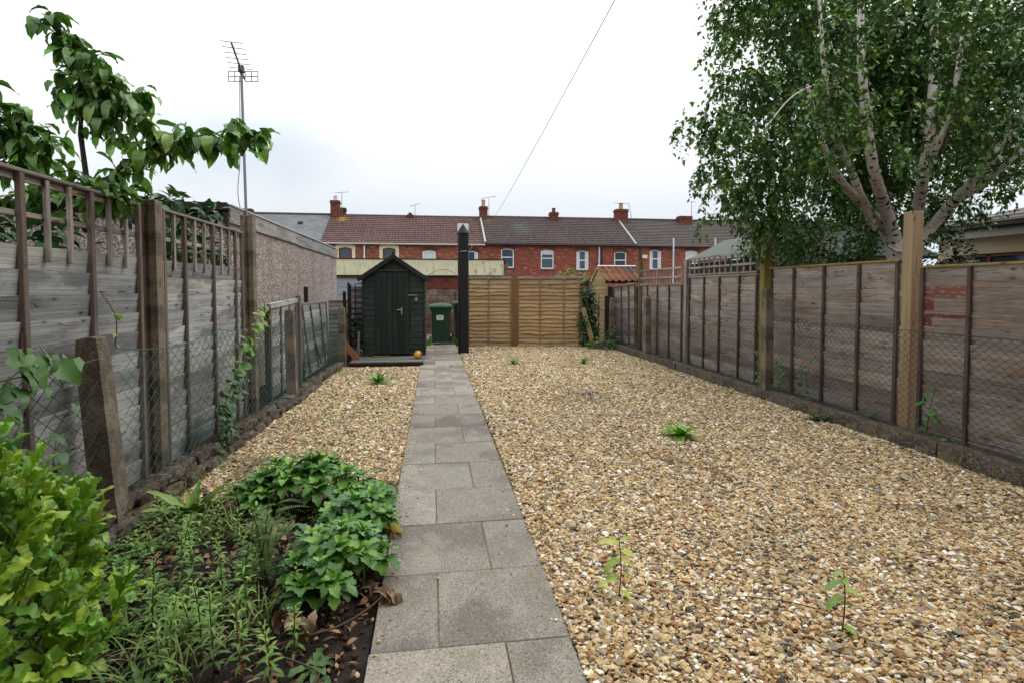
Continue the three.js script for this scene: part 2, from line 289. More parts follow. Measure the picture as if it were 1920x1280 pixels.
M.roofGrey = std({ map: roofTint(171, [70, 62, 60], [90, 80, 76]), roughness: 0.85 });
M.slate = std({ map: tex(512, 256, (u, v) => { const row = Math.floor(v * 30), col = Math.floor(u * 60 + (row % 2) * 0.5), h = hsh(col % 60, row, 181), n = fbm(u, v, 8, 6, 4, 185); return mix3([94, 96, 100], [142, 143, 142], h * 0.45 + n * 0.6); }), roughness: 0.7 });
M.ridge = std({ color: L3(92, 84, 82) });
M.lead = std({ color: L3(170, 172, 174), roughness: 0.6 });
M.white = std({ color: L3(236, 238, 238), roughness: 0.45 });
M.pipe = std({ color: L3(200, 206, 212), roughness: 0.5 });
M.gutterDark = std({ color: L3(40, 40, 42), roughness: 0.5 });
M.gutterPale = std({ color: L3(186, 184, 172), roughness: 0.6 });
M.creamTrim = std({ color: L3(224, 212, 176) });
M.frameBrown = std({ color: L3(118, 58, 40), roughness: 0.5 });
M.glass = std({ color: L3(62, 78, 92), roughness: 0.06, metalness: 0.0 });
M.glassDark = std({ color: L3(34, 42, 50), roughness: 0.05 });
M.curtain = std({ color: L3(206, 208, 206) });
M.blind = std({ color: L3(206, 214, 216), roughness: 0.7 });
M.cream = std({ map: tex(512, 256, (u, v) => { const a = fbm(u, v, 8, 5, 5, 191), b = ss(fbm(u, v, 20, 6, 4, 195), 0.58, 0.72); return mix3(mix3([214, 208, 172], [228, 224, 190], a), [176, 176, 150], b * 0.4); }), roughness: 0.9 });
M.redPaint = std({ map: concreteTex, color: L3(186, 98, 98) });
M.block = [[224, 214, 216], [206, 196, 198], [236, 224, 222]].map((c) => std({ map: concreteTex, color: L3(...c), bumpMap: bumpFine, bumpScale: 0.01 }));
M.blockRed = [[208, 150, 144], [196, 136, 132]].map((c) => std({ map: concreteTex, color: L3(...c), bumpMap: bumpFine, bumpScale: 0.01 }));
M.doorGrey = std({ color: L3(146, 158, 166), roughness: 0.55 });
M.clay = [[214, 142, 104], [204, 130, 94], [222, 154, 118], [196, 128, 100]].map((c) => std({ map: concreteTex, color: L3(...c), roughness: 0.85 }));
M.clayGrey = std({ map: concreteTex, color: L3(150, 146, 142) });
M.plasticGreen = std({ color: L3(28, 68, 46), roughness: 0.42 });
M.plasticLid = std({ color: L3(36, 80, 56), roughness: 0.38 });
M.plasticDark = std({ color: L3(34, 42, 42), roughness: 0.5 });
M.rubber = std({ color: L3(26, 26, 28), roughness: 0.7 });
M.wireGreen = std({ color: L3(38, 92, 78), roughness: 0.55 });
M.wireGrey = std({ color: L3(58, 60, 58), roughness: 0.6 });
M.wireWhite = std({ color: L3(196, 194, 186), roughness: 0.6 });
M.corrugated = std({ color: L3(74, 70, 66), roughness: 0.95, bumpMap: bumpFine, bumpScale: 0.008 });
M.fascia = wood(T.left, L3(236, 230, 222));
M.bark = std({ map: tex(512, 512, (u, v) => { const a = fbm(u, v, 14, 5, 4, 201), b = fbm(u, v, 40, 8, 3, 205), d = ss(fbm(u, v, 40, 6, 3, 209), 0.64, 0.72); let c = mix3([196, 190, 178], [236, 232, 222], a); c = mix3(c, [196, 160, 130], ss(b, 0.55, 0.8) * 0.5); return mix3(c, [54, 46, 42], d); }, 1.6, 0.5), bumpMap: bumpFine, bumpScale: 0.006 });
M.barkDark = std({ map: tex(256, 256, (u, v) => mix3([50, 40, 34], [98, 84, 74], fbm(u, v, 10, 6, 4, 215)), 0.6, 0.2), bumpMap: bumpFine, bumpScale: 0.01 });
M.twig = std({ color: L3(96, 78, 64) });
M.stemGreen = std({ color: L3(86, 108, 52), roughness: 0.7 });
M.stemRed = std({ color: L3(124, 72, 52), roughness: 0.7 });
const leafTex = tex(128, 256, (u, v) => { const m = Math.abs(u - 0.5), rib = 1 - ss(m, 0.01, 0.035), s = Math.abs(((v - m * 0.55) * 9) % 1 - 0.5), vein = (1 - ss(s, 0.02, 0.09)) * 0.6; const k = 232 + 40 * (fbm(u, v, 6, 10, 3, 221) - 0.5); return mix3([k - 12, k, k - 14], [255, 255, 236], Math.max(rib, vein) * 0.8); });
leafTex.repeat.set(1, 1);
const leafMat = (c, o = {}) => new THREE.MeshPhysicalMaterial({ color: c, map: leafTex, roughness: 0.5, transmission: 0.3, thickness: 0, side: THREE.DoubleSide, ...o });
const bagMat = (o = {}) => leafMat(0xffffff, { vertexColors: true, ...o });
const leafSet = (list, o) => list.map((c) => leafMat(L3(...c), o));
M.leafBag = bagMat(); M.leafBagDull = bagMat({ roughness: 0.75, transmission: 0.2 });

/* ================= the ground ================= */
function sheet(x0, x1, d0, d1, y, step = 0) {
  const nx = step ? Math.ceil((x1 - x0) / step) : 1, nz = step ? Math.ceil((d1 - d0) / step) : 1, g = new THREE.PlaneGeometry(x1 - x0, d1 - d0, nx, nz);
  g.rotateX(-Math.PI / 2); g.translate((x0 + x1) / 2, y, -(d0 + d1) / 2);
  const p = g.attributes.position, uv = g.attributes.uv; for (let i = 0; i < p.count; i++) uv.setXY(i, p.getX(i), p.getZ(i)); return g;
}
{
  const g = sheet(-160, 160, -120, 260, -0.06); struct('ground', g, M.soil);
  struct('back_lane', sheet(-40, 60, 15.6, 36, -0.02), M.lane);
  struct('gravel_bed', mergeGeometries([sheet(0.6, 4.66, 0.8, 15.1, -0.014), sheet(-1.95, -0.28, 4.2, 11.5, -0.014)]), M.gravel);
  const bed = sheet(-2.1, -0.29, 0.8, 4.7, -0.02, 0.03), p = bed.attributes.position;
  for (let i = 0; i < p.count; i++) p.setY(i, -0.022 + 0.03 * (n3(p.getX(i) * 9, 0, p.getZ(i) * 9, 3) * 0.6 + n3(p.getX(i) * 28, 0, p.getZ(i) * 28, 7) * 0.5) - 0.05 * ss(-p.getZ(i), 4.2, 4.7));
  bed.computeVertexNormals(); struct('flower_bed', bed, M.soil);
}
/* gravel: single stones, past counting */
{
  reseed(11);
  const st = new THREE.IcosahedronGeometry(0.5, 1), p = st.attributes.position;
  for (let i = 0; i < p.count; i++) { const v = V(p.getX(i), p.getY(i), p.getZ(i)), k = 1 + 0.42 * n3(v.x * 2.4, v.y * 2.4, v.z * 2.4, 5); for (const [a, b, c, q] of [[0.7, 0.6, 0.2, 0.34], [-0.5, 0.75, -0.4, 0.36], [0.1, -0.3, 0.95, 0.36], [-0.8, -0.3, 0.3, 0.37], [0.4, -0.6, -0.6, 0.38]]) { const l = Math.hypot(a, b, c), e = (v.x * a + v.y * b + v.z * c) / l - q; if (e > 0) v.add(V(-a / l * e, -b / l * e, -c / l * e)); } p.setXYZ(i, v.x * k, v.y * k, v.z * k); }
  st.computeVertexNormals();
  const cols = [[200, 174, 126, 21], [218, 200, 160, 18], [184, 148, 98, 15], [154, 116, 72, 8], [150, 143, 128, 11], [240, 234, 220, 11], [112, 94, 70, 11], [80, 70, 62, 5], [160, 110, 80, 3], [166, 156, 120, 9], [206, 184, 150, 8]];
  const bag = []; cols.forEach((c) => { for (let i = 0; i < c[3]; i++) bag.push(c); });
  const list = [], m = new THREE.Matrix4(), q = new THREE.Quaternion(), e = new THREE.Euler(), s = new THREE.Vector3(), t = new THREE.Vector3();
  const zone = (x0, x1, d0, d1, cell, size, seen) => {
    for (let d = d0; d < d1; d += cell) for (let x = x0; x < x1; x += cell) {
      const X = x + rr(-0.5, 0.5) * cell * 1.3, D = d + rr(-0.5, 0.5) * cell * 1.3; if (!seen(X, D)) continue;
      const k = size * (0.62 + 0.75 * Math.pow(rnd(), 1.6)) * (rnd() < 0.03 ? 1.5 : 1);
      list.push([X, D, k]);
    }
  };
  const inR = (X, D) => X < D * 1.27 + 0.1;
  zone(0.608, 4.6, 1.75, 4.2, 0.0126, 0.0225, inR); zone(0.625, 4.62, 4.2, 7.5, 0.0142, 0.0245, inR); zone(0.625, 4.64, 7.5, 15.0, 0.0172, 0.027, (X, D) => !(X > 4.0 && D > 14.4 + (4.6 - X)));
  const bedEdge = (X, D) => { const lim = 4.35 + 0.35 * ss(-X, 0.2, 0.9) - 0.5 * ss(-X, 1.1, 1.8) + 0.25 * n3(X * 3, D * 3, 0, 2); return D > lim || (D > lim - 0.5 && rnd() < 0.12); };
  zone(-0.28, 0.6, 1.9, 14, 0.06, 0.016, (X, D) => rnd() < 0.8 * Math.exp(-Math.min(X + 0.28, 0.6 - X) / 0.05) + 0.012);
  const onPath = list.length; zone(-1.9, -0.3, 3.5, 7, 0.0132, 0.024, bedEdge); zone(-1.88, -0.3, 7, 11.3, 0.0168, 0.028, () => true);
  const im = new THREE.InstancedMesh(st, std({ roughness: 0.82 }), list.length), c = new THREE.Color();
  list.forEach(([X, D, k], i) => {
    e.set(rr(-0.5, 0.5), rr(0, 6.28), rr(-0.5, 0.5)); q.setFromEuler(e);
    const far = ss(D, 3, 8); s.set(k * rr(0.95, 1.5), k * rr(0.4, 0.66), k * rr(0.7, 1.0)); t.set(X, X > -0.285 && X < 0.605 ? 0.008 + k * 0.22 : -0.009 + k * rr(-0.2, 0.42) + 0.016 * n3(X * 1.3, 0, D * 1.3, 9) + 0.007 * n3(X * 5, 0, D * 5, 19) - 0.003 * far, -D);
    im.setMatrixAt(i, m.compose(t, q, s)); const w = pick(bag), j = rr(0.86, 1.14) * (1 - 0.3 * ss(n3(X * 0.9, 0, D * 0.9, 29) * 0.7 + n3(X * 3, 0, D * 3, 31) * 0.5, 0.1, 0.7)); im.setColorAt(i, c.setRGB(lin(w[0]) * j, lin(w[1]) * j, lin(w[2]) * j * rr(0.9, 1.05)));
  });
  im.name = 'gravel'; im.userData = { kind: 'stuff', label: 'loose tan and brown gravel spread on both sides of the slab path' }; shadowed(im); scene.add(im);
}
/* path: two-slab rows, wide and narrow in turn */
{
  reseed(21);
  const p = thing('slab_path', 'grey concrete slab path running between the gravel beds to the bin', 'path', [0, 0, 0]); p.userData.kind = 'structure'; delete p.userData.category;
  part(p, 'sand_bed', sheet(-0.275, 0.6, 0.5, 15.6, 0.0018), std({ map: concreteTex, color: L3(214, 206, 176), bumpMap: bumpFine, bumpScale: 0.01 }));
  let d = 0.42, k = 1;
  while (d < 15.5) {
    const L = rr(0.636, 0.648), narrowL = k % 2 === 0, j = 0.006; let x = -0.285 + rr(-0.004, 0.004);
    for (const w of narrowL ? [0.295, 0.59] : [0.59, 0.295]) {
      const g = cbox(w - j, 0.045, L - j, 0.0035, 'x');
      part(p, 'slab', g, pick(M.slab), [x + w / 2, -0.016 + rr(-0.0025, 0.0025), -(d + L / 2)], [rr(-0.003, 0.003), rr(-0.004, 0.004), rr(-0.003, 0.003)]); x += w;
    }
    d += L; k++;
  }
}
/* kerb on the right: cast concrete lengths */
{
  reseed(31); let d = 2.6, prev = null;
  const k = thing('kerb', 'dark low concrete kerb below the brown fence on the open gravel side', 'kerb'); k.userData.kind = 'structure'; delete k.userData.category;
  while (d < 14.2) { const L = rr(0.88, 0.96); part(k, 'kerb_stone', rough(0.15, 0.19, L - 0.012, 0.009, [5, 5, 30], 11), M.kerb, [4.69 + rr(-0.006, 0.006), 0.035 + rr(-0.008, 0.008), -(d + L / 2)], [0, rr(-0.008, 0.008), 0]); d += L; }
  const l = thing('kerb', 'low edging of lumpy dark stones below the grey trellis fence', 'kerb'); l.userData.kind = 'structure'; delete l.userData.category;
  d = 3.3; while (d < 11.2) { const L = rr(0.24, 0.42), t = (d - 3.3) / 8, X = lerp(-2.1, -1.86, t); part(l, 'edging_stone', rough(0.14, 0.1, L, 0.03, [7, 7, 18], 13, undefined, 0.03), pick(M.kerbDark), [X + rr(-0.015, 0.015), 0.105 + rr(-0.012, 0.012) - 0.05 * t, -(d + L / 2)], [rr(-0.04, 0.04), rr(-0.05, 0.05), rr(-0.1, 0.1)]); d += L + 0.005; }
  d = 3.2; while (d < 9.3) { const L = rr(0.2, 0.38), t = (d - 3.3) / 8, X = lerp(-2.06, -1.83, t); part(l, 'edging_stone', rough(0.17, 0.11, L, 0.03, [7, 7, 16], 13, undefined, 0.03), pick(M.kerbDark), [X + rr(-0.01, 0.02), 0.005, -(d + L / 2)], [0, rr(-0.06, 0.06), rr(-0.1, 0.1)]); d += L + 0.005; }
}

/* ================= fences ================= */
const LEFT = Math.PI / 2, RIGHT = -Math.PI / 2;
// boards lapped so that the upper edge of each stands proud
function boards(t, L, y0, y1, n, mats, { out = 0.017, T = 0.016, wob = 0.004, upper = true, x0 = 0, seg = 12, f = 2.4 } = {}) {
  const h = (y1 - y0) / n;
  for (let i = 0; i < n; i++) {
    const g = plank(L, h + 0.018, T, { zt: upper ? out : -0.004, zb: upper ? -0.004 : out, wt: upper ? wob : 0.001, wb: upper ? 0.001 : wob, seg, f, warp: 0.0045 });
    part(t, 'board', g, pick(mats), [x0, y0 + i * h - 0.006, rr(0, 0.003)], [0, 0, rr(-0.002, 0.002)]);
  }
}
function upright(t, name, x, y0, y1, z, mats, w = 0.038, d = 0.03, tilt = 0) { part(t, name, cbox(w, y1 - y0, d, 0.004, 'y'), pick(mats), [x, (y0 + y1) / 2, z], [0, 0, tilt + rr(-0.003, 0.003)]); }
function rail(t, name, x0, x1, y, z, mats, h = 0.03, d = 0.045) { part(t, name, cbox(x1 - x0, h, d, 0.004, 'x'), pick(mats), [(x0 + x1) / 2, y, z]); }

reseed(41);
/* left: two grey panels with a trellis top */
function trellisPanel(D0, D1, X, long, short, label, ptop = 1.8) {
  const L = D1 - D0, t = thing('fence_panel', label, 'fence panel', [X, 0, D0], LEFT, 'grey trellis-topped fence panels');
  boards(t, L, 0.05, ptop, 12, M.left);
  for (const d of [D0 + 0.02, ...long, D1 - 0.02]) upright(t, 'batten', d - D0, 0.04, 2.215, 0.04, M.leftBatten, 0.04, 0.034);
  for (const d of short) upright(t, 'trellis_bar', d - D0, 1.72, 2.21, 0.042, M.trellis, 0.032, 0.026);
  rail(t, 'top_rail', 0, L, 2.228, 0.02, M.trellis, 0.022, 0.075);
  rail(t, 'trellis_rail', 0, L, 1.985, 0.014, M.trellis, 0.036, 0.022);
  rail(t, 'trellis_rail', 0, L, 2.19, 0.012, M.trellis, 0.036, 0.022);
  return t;
}
trellisPanel(2.75, 4.76, -2.35, [2.86, 3.49, 4.13], [3.06, 3.28, 3.7, 3.91, 4.34, 4.555], 'near grey board fence panel with trellis top, beneath the big-leaved tree');
trellisPanel(5.03, 7.0, -2.31, [5.45, 6.11, 6.76], [5.24, 5.67, 5.89, 6.33, 6.55], 'grey board fence panel with trellis top beside the pebbledash garage', 1.79);
/* slotted concrete posts */
function slotPost(X, D, h, turn, label, mat = M.concreteBrown) {
  const s = new THREE.Shape(), w = 0.055, d = 0.065, n = 0.025, q = 0.024;
  [[-w, -d], [w, -d], [w, -q], [w - n, -q], [w - n, q], [w, q], [w, d], [-w, d], [-w, q], [-w + n, q], [-w + n, -q], [-w, -q]].forEach(([a, b], i) => (i ? s.lineTo(a, b) : s.moveTo(a, b)));
  const g = new THREE.ExtrudeGeometry(s, { depth: h, bevelEnabled: true, bevelSize: 0.006, bevelThickness: 0.012, bevelSegments: 2, steps: 6 }); g.rotateX(-Math.PI / 2);
  return solo('concrete_post', label, 'fence post', g, mat, [X, -0.1, D], turn, 'concrete fence posts');
}
slotPost(-2.3, 4.9, 2.37, LEFT, 'tall brown slotted concrete post between the two trellis-topped panels');
slotPost(-2.24, 7.13, 2.54, LEFT, 'tall slotted concrete post at the corner of the pebbledash garage, under the aerial mast');
/* old cast posts that carry the wire netting */
function castPost(X, D, h, w, label, lean = 0, turn = 0, mat = M.concrete) {
  const g = new THREE.BoxGeometry(w, h, w, 4, 14, 4), p = g.attributes.position, uv = g.attributes.uv, nn = g.attributes.normal;
  for (let i = 0; i < p.count; i++) {
    const y = p.getY(i) / h + 0.5, k = lerp(1.06, 0.92, y); let x = p.getX(i) * k, z = p.getZ(i) * k, yy = p.getY(i);
    if (y > 0.96) { x *= 0.86; z *= 0.86; } if (y > 0.99) yy += 0.018 * Math.cos((x / w) * 3);
    const a = 0.003; p.setXYZ(i, x + a * n3(x * 30, yy * 14, z * 30, 3), yy + a * n3(yy * 20, x * 20, z * 9, 5), z + a * n3(z * 30, yy * 14, x * 30, 8)); uv.setXY(i, (Math.abs(nn.getX(i)) > 0.5 ? z : x) + X, yy + D);
  }
  g.computeVertexNormals(); g.translate(0, h / 2, 0);
  const o = solo('netting_post', label, 'concrete post', g, mat, [X, -0.05, D], turn, 'short concrete posts that carry the wire netting'); o.rotation.z = lean; return o;
}
castPost(-2.08, 3.86, 1.29, 0.145, 'short leaning concrete post behind the bright green shrub', 0.075);
castPost(-1.97, 8.02, 1.3, 0.125, 'short concrete post in front of the white-capped leaning panel', 0.02);
castPost(-1.83, 11.38, 1.22, 0.135, 'short concrete post beside the shed platform and leaning pink plank', 0, 0);
castPost(4.7, 7.2, 1.6, 0.12, 'weathered concrete post in front of the yellow-green timber post', 0.01, 0, M.concreteBrown);
castPost(4.68, 11.6, 1.42, 0.13, 'concrete post on the kerb in front of the low trellis', 0, 0, M.concreteBrown);
castPost(4.76, 14.3, 1.36, 0.12, 'concrete post at the end of the kerb by the tiled shed', 0, 0, M.concreteBrown);
/* leaning loose panels further along */
{
  const a = thing('fence_panel', 'weathered panel with a white top rail leaning behind the netting post', 'fence panel', [-2.25, 0, 7.86], LEFT);
  boards(a, 1.45, 0.05, 1.3, 9, M.left); for (const x of [0.02, 0.55, 1.02, 1.43]) upright(a, 'batten', x, 0.03, 1.33, 0.036, M.leftBatten, 0.042, 0.032);
  part(a, 'edge_board', cbox(0.07, 1.32, 0.03, 0.004, 'y'), M.darkWood, [-0.02, 0.68, 0.0], [0, 0.9, 0]);
  part(a, 'top_rail', cbox(1.5, 0.075, 0.06, 0.005, 'x'), wood(T.left, L3(255, 255, 252)), [0.74, 1.345, 0.03], [0, 0, 0.03]); a.rotation.x = 0; a.rotation.z = 0;
  const s = solo('timber_post', 'thin brown timber post between the two leaning panels', 'fence post', cbox(0.075, 1.5, 0.075, 0.006, 'y', [0, 0.7, 0]), M.leftBatten[1], [-2.2, 0, 9.42]);
  const b = thing('fence_panel', 'dark-patched broken panel racked over between the two small posts', 'fence panel', [-2.2, 0, 9.75], LEFT);
  const mats = shades(T.left, [[255, 255, 255], [150, 150, 150], [220, 220, 220], [186, 186, 188]]);
  boards(b, 2.0, 0.05, 1.28, 9, mats, { wob: 0.008 }); for (const [x, k] of [[0.06, 0.3], [0.7, 0.34], [1.45, 0.22], [1.98, 0.02]]) upright(b, 'batten', x + 0.1, 0.06, 1.3, 0.036, M.leftBatten, 0.04, 0.03, k);
  rail(b, 'top_rail', 0, 2.02, 1.3, 0.02, M.trellis, 0.03, 0.05); part(b, 'split_batten', cbox(0.035, 0.62, 0.02, 0.003, 'y'), M.darkWood, [0.95, 0.36, 0.06], [0, 0, 0.75]);
  b.rotation.order = 'YXZ'; b.rotation.x = -0.04;
  solo('timber_stake', 'short brown stake standing behind the broken panel against the pebbledash', 'stake', cbox(0.07, 1.6, 0.07, 0.006, 'y', [0, 0.8, 0]), M.darkWood, [-2.45, 0, 11.1]);
}
/* right: five panels and their posts; x runs from the far end to the near end */
function plainPanel(X, D0, D1, top, bat, label, { cap = M.trellis, n = 11, bottom = 0.14, mats = M.right, skip } = {}) {
  const L = D1 - D0, t = thing('fence_panel', label, 'fence panel', [X, 0, D1], RIGHT, 'brown fence panels behind the wire netting');
  const h = (top - bottom) / n;
  for (let i = 0; i < n; i++) if (!skip || !skip(i)) part(t, 'board', plank(L, h + 0.016, 0.016, { zt: 0.014, zb: -0.004, wt: 0.006, wb: 0.001, seg: 14, f: 2.2, warp: 0.005 }), pick(mats), [0, bottom + i * h - 0.005, rr(0, 0.003)], [0, 0, rr(-0.003, 0.003)]);
  for (const d of [D1 - 0.02, ...bat, D0 + 0.02]) upright(t, 'batten', D1 - d, bottom - 0.03, top, 0.038, M.rightBatten, 0.04, 0.032);
  rail(t, 'cap', -0.01, L + 0.01, top + 0.012, 0.02, cap, 0.024, 0.07);
  part(t, 'gravel_board', plank(L, 0.15, 0.03, { zt: -0.01, zb: -0.01 }), M.concrete, [0, -0.03, -0.012]);
  return { t, L, h, bottom };
}
const greenCap = [wood(T.tan, L3(196, 196, 140)), wood(T.tan, L3(186, 186, 132))];
{
  const A = plainPanel(4.97, 2.7, 4.98, 1.77, [3.3, 3.88, 4.46], 'brown fence panel with flaking red paint, nearest on the open gravel side', { cap: greenCap, skip: (i) => i >= 7 && i <= 9 });
  // red paint left on three boards of the first bay
  const red = tex(1024, 256, (u, v) => { const x = u * 2.3, y = v * 0.5, w = fbm(u, v, 12, 90, 3, 231); let c = mix3([96, 84, 76], [166, 150, 136], cl(w + (fbm(u, v, 40, 160, 2, 233) - 0.5) * 0.6)); const n = fbm(u, v, 40, 30, 4, 237);
    const k1 = x > 0.03 && x < 0.5 && y > 0.29 && y < 0.41 ? 0.75 : 0, k2 = x > 0.015 && x < 0.14 && y > 0.17 && y < 0.28 ? 1 : 0, k3 = x > 0.0 && x < 0.12 && y < 0.1 ? 1.1 : 0, k4 = x < 0.5 && y > 0.1 && y < 0.135 ? 0.9 : 0, k = Math.max(k1, k2, k3, k4);
    return k && n > 0.62 - 0.28 * k ? mix3(k1 ? [128, 74, 62] : [108, 44, 42], c, 0.25 * w) : c; }, 2.3, 0.5);
  const rm = wood(red);
  for (let i = 7; i <= 9; i++) part(A.t, 'board', plank(A.L, A.h + 0.016, 0.016, { zt: 0.014, zb: -0.004, wt: i === 9 ? 0.012 : 0.007, seg: 16, uo: 0, vo: (i - 7) * A.h }), rm, [0, A.bottom + i * A.h - 0.005, 0.002]);
  plainPanel(4.96, 5.24, 7.5, 1.85, [5.8, 6.38, 6.97], 'plain grey brown fence panel in front of the white-barked tree', { cap: greenCap });
  const trel = (P, n, y0, ym, y1) => { const { t, L } = P; for (let i = 0; i <= n; i++) upright(t, 'trellis_bar', 0.02 + ((L - 0.04) * i) / n, y0, y1, 0.03, M.trellis, 0.03, 0.022); rail(t, 'trellis_rail', 0, L, ym, 0.05, M.trellis, 0.036, 0.02); rail(t, 'trellis_rail', 0, L, y1, 0.05, M.trellis, 0.036, 0.03); rail(t, 'trellis_rail', 0, L, y0 + 0.02, 0.05, M.trellis, 0.03, 0.024); };
  trel(plainPanel(4.94, 7.8, 10.08, 1.77, [8.31, 8.93, 9.48], 'brown fence panel topped by the higher stretch of trellis', {}), 12, 1.8, 1.95, 2.13);
  trel(plainPanel(4.92, 10.33, 12.53, 1.63, [10.94, 11.55, 12.12], 'brown fence panel topped by the lower, farther stretch of trellis', {}), 12, 1.64, 1.8, 1.98);
  const E = plainPanel(4.9, 12.78, 14.45, 1.6, [13.24, 13.78], 'last brown fence panel, without trellis, running to the tiled shed', { n: 10 }); E.t.rotation.order = 'YXZ'; E.t.rotation.z = 0.05;
}
const tpost = (label, mat, X, D, w, h, lean = 0) => { const o = solo('timber_post', label, 'fence post', cbox(w, h + 0.1, w, 0.006, 'y', [0, h / 2 - 0.05, 0]), mat, [X, 0, D], rr(-0.05, 0.05), 'timber fence posts on the gravel side'); o.rotation.z = lean; };
tpost('tall fresh tan timber post rising above the brown fence', M.fresh, 4.95, 5.11, 0.125, 2.36);
tpost('yellow-green timber post behind the weathered concrete post', M.green, 4.94, 7.65, 0.12, 2.24);
tpost('plain grey timber post between the two trellis stretches', M.greyPost, 4.93, 10.2, 0.11, 2.13);
tpost('slim green timber post at the far end of the trellis', wood(T.tan, L3(140, 140, 92)), 4.92, 12.65, 0.09, 2.22);
tpost('slim brown timber post beside the last concrete post', M.darkWood, 4.76, 14.75, 0.1, 1.36);

/* wire netting: two families of slanting wires */
function netting(name, label, pts, y0, y1, cw, ch, r, mat, sag = 0) {
  const bag = new Bag(), c = [];
  let Ltot = 0; for (let i = 1; i < pts.length; i++) { const a = pts[i - 1], b = pts[i], l = Math.hypot(b[0] - a[0], b[1] - a[1]); c.push([a, b, Ltot, l]); Ltot += l; }
  const at = (s, y) => { const q = c.find((k) => s <= k[2] + k[3] + 1e-6) || c[c.length - 1], t = (s - q[2]) / q[3], dip = sag * 4 * t * (1 - t), f = (y - y0) / (y1 - y0), wob = 0.012 * n3(s * 2.2, y * 2.5, 0, 4); return V(lerp(q[0][0], q[1][0], t) + wob, y - dip * f + 0.008 * n3(s * 3, y * 3, 1, 6), -lerp(q[0][1], q[1][1], t)); };
  const slope = ch / cw, H = y1 - y0, run = H / slope;
  for (let s = -run; s < Ltot; s += cw) for (const k of [1, -1]) {
    const P = []; for (let i = 0; i <= 7; i++) { const f = i / 7, ss_ = k > 0 ? s + f * run : s + run - f * run; if (ss_ >= 0 && ss_ <= Ltot) { const p = at(ss_, y0 + f * H); p.x += k * r * 0.8; P.push(p); } }
    if (P.length > 1) bag.add(tube(P, r, r, 3, P.length - 1));
  }
  const t = thing(name, label, 'wire netting'); stuffPart(t, 'netting_wires', bag.geo(), mat);
  for (const y of [y1, y0 + 0.02]) { const P = []; for (let i = 0; i <= 30; i++) P.push(at((Ltot * i) / 30, y)); part(t, 'line_wire', tube(P, r * 1.5, r * 1.5, 5, 60), mat); }
  return t;
}
netting('wire_netting', 'green wire netting from the near leaning post to the small middle post', [[-2.06, 3.93], [-2.03, 5.6], [-1.97, 7.95]], 0.12, 1.17, 0.125, 0.1, 0.0022, M.wireGreen, 0.07);
netting('wire_netting', 'dense green wire netting across the two leaning panels', [[-1.96, 8.08], [-1.85, 11.32]], 0.08, 1.14, 0.09, 0.075, 0.0014, M.wireGreen, 0.03);
netting('wire_netting', 'dark wire netting behind the bright shrub and bindweed', [[-2.14, 2.2], [-2.1, 3.8]], 0.12, 1.12, 0.125, 0.1, 0.0028, M.wireGrey, 0.02);
netting('wire_netting', 'dark grey wire netting in front of the near brown panels', [[4.75, 2.5], [4.73, 7.13]], 0.14, 1.16, 0.09, 0.07, 0.0021, M.wireGrey, 0.02);
netting('wire_netting', 'grey wire netting below the trellis stretches of the brown fence', [[4.72, 7.28], [4.7, 11.53], [4.76, 14.2]], 0.14, 1.1, 0.085, 0.07, 0.0021, M.wireGrey, 0.02);

/* back fence: two wavy-edged panels and a post */
{
  reseed(61);
  const fence = (x0, d0, x1, d1, bats, label) => {
    const L = Math.hypot(x1 - x0, d1 - d0), t = thing('fence_panel', label, 'fence panel', [x0, 0, d0], Math.atan2(d1 - d0, x1 - x0), 'tan waney-edged panels across the end of the gravel');
    const n = 17, y0 = 0.03, h = 1.78 / n;
    for (let i = 0; i < n; i++) part(t, 'slat', plank(L, h + 0.03, 0.012, { zt: -0.012, zb: 0.036, wb: 0.012, wt: 0.002, seg: 26, f: 3.2, warp: 0.005 }), pick(M.tan), [0, y0 + i * h - 0.014, 0], [0, 0, rr(-0.004, 0.004)]);
    for (const x of bats) upright(t, 'batten', x, 0.02, 1.83, 0.04, M.tanBatten, 0.05, 0.022);
    rail(t, 'cap', -0.02, L + 0.02, 1.86, 0.02, [wood(T.left, L3(236, 224, 206))], 0.055, 0.06);
    part(t, 'bottom_board', cbox(L, 0.05, 0.03, 0.004, 'x'), M.darkWood, [L / 2, -0.01, 0]);
  };
  fence(0.92, 15.12, 2.12, 14.88, [0.02, 0.58, 1.18], 'shorter tan waney-edged fence panel beside the black post');
  fence(2.26, 14.84, 4.0, 14.47, [0.02, 0.62, 1.26, 1.68], 'wider tan waney-edged fence panel beside the ivy');
  solo('timber_post', 'square brown post between the two tan waney-edged panels', 'fence post', cbox(0.15, 1.98, 0.1, 0.006, 'y', [0, 0.94, 0]), M.tanPost, [2.19, 0, 14.82], -0.2);
  const lp = solo('timber_prop', 'grey timber leaning against the ivy in the far corner', 'timber post', cbox(0.11, 1.15, 0.11, 0.006, 'y', [0, 0.55, 0]), M.pale[1], [4.23, -0.03, 14.15]); lp.rotation.z = 0.26; lp.rotation.x = -0.08;
}

/* ================= buildings ================= */
const boxG = (w, h, d, x = 0, y = 0, z = 0) => cbox(w, h, d, 0.006, 'x', [x, y, z]);
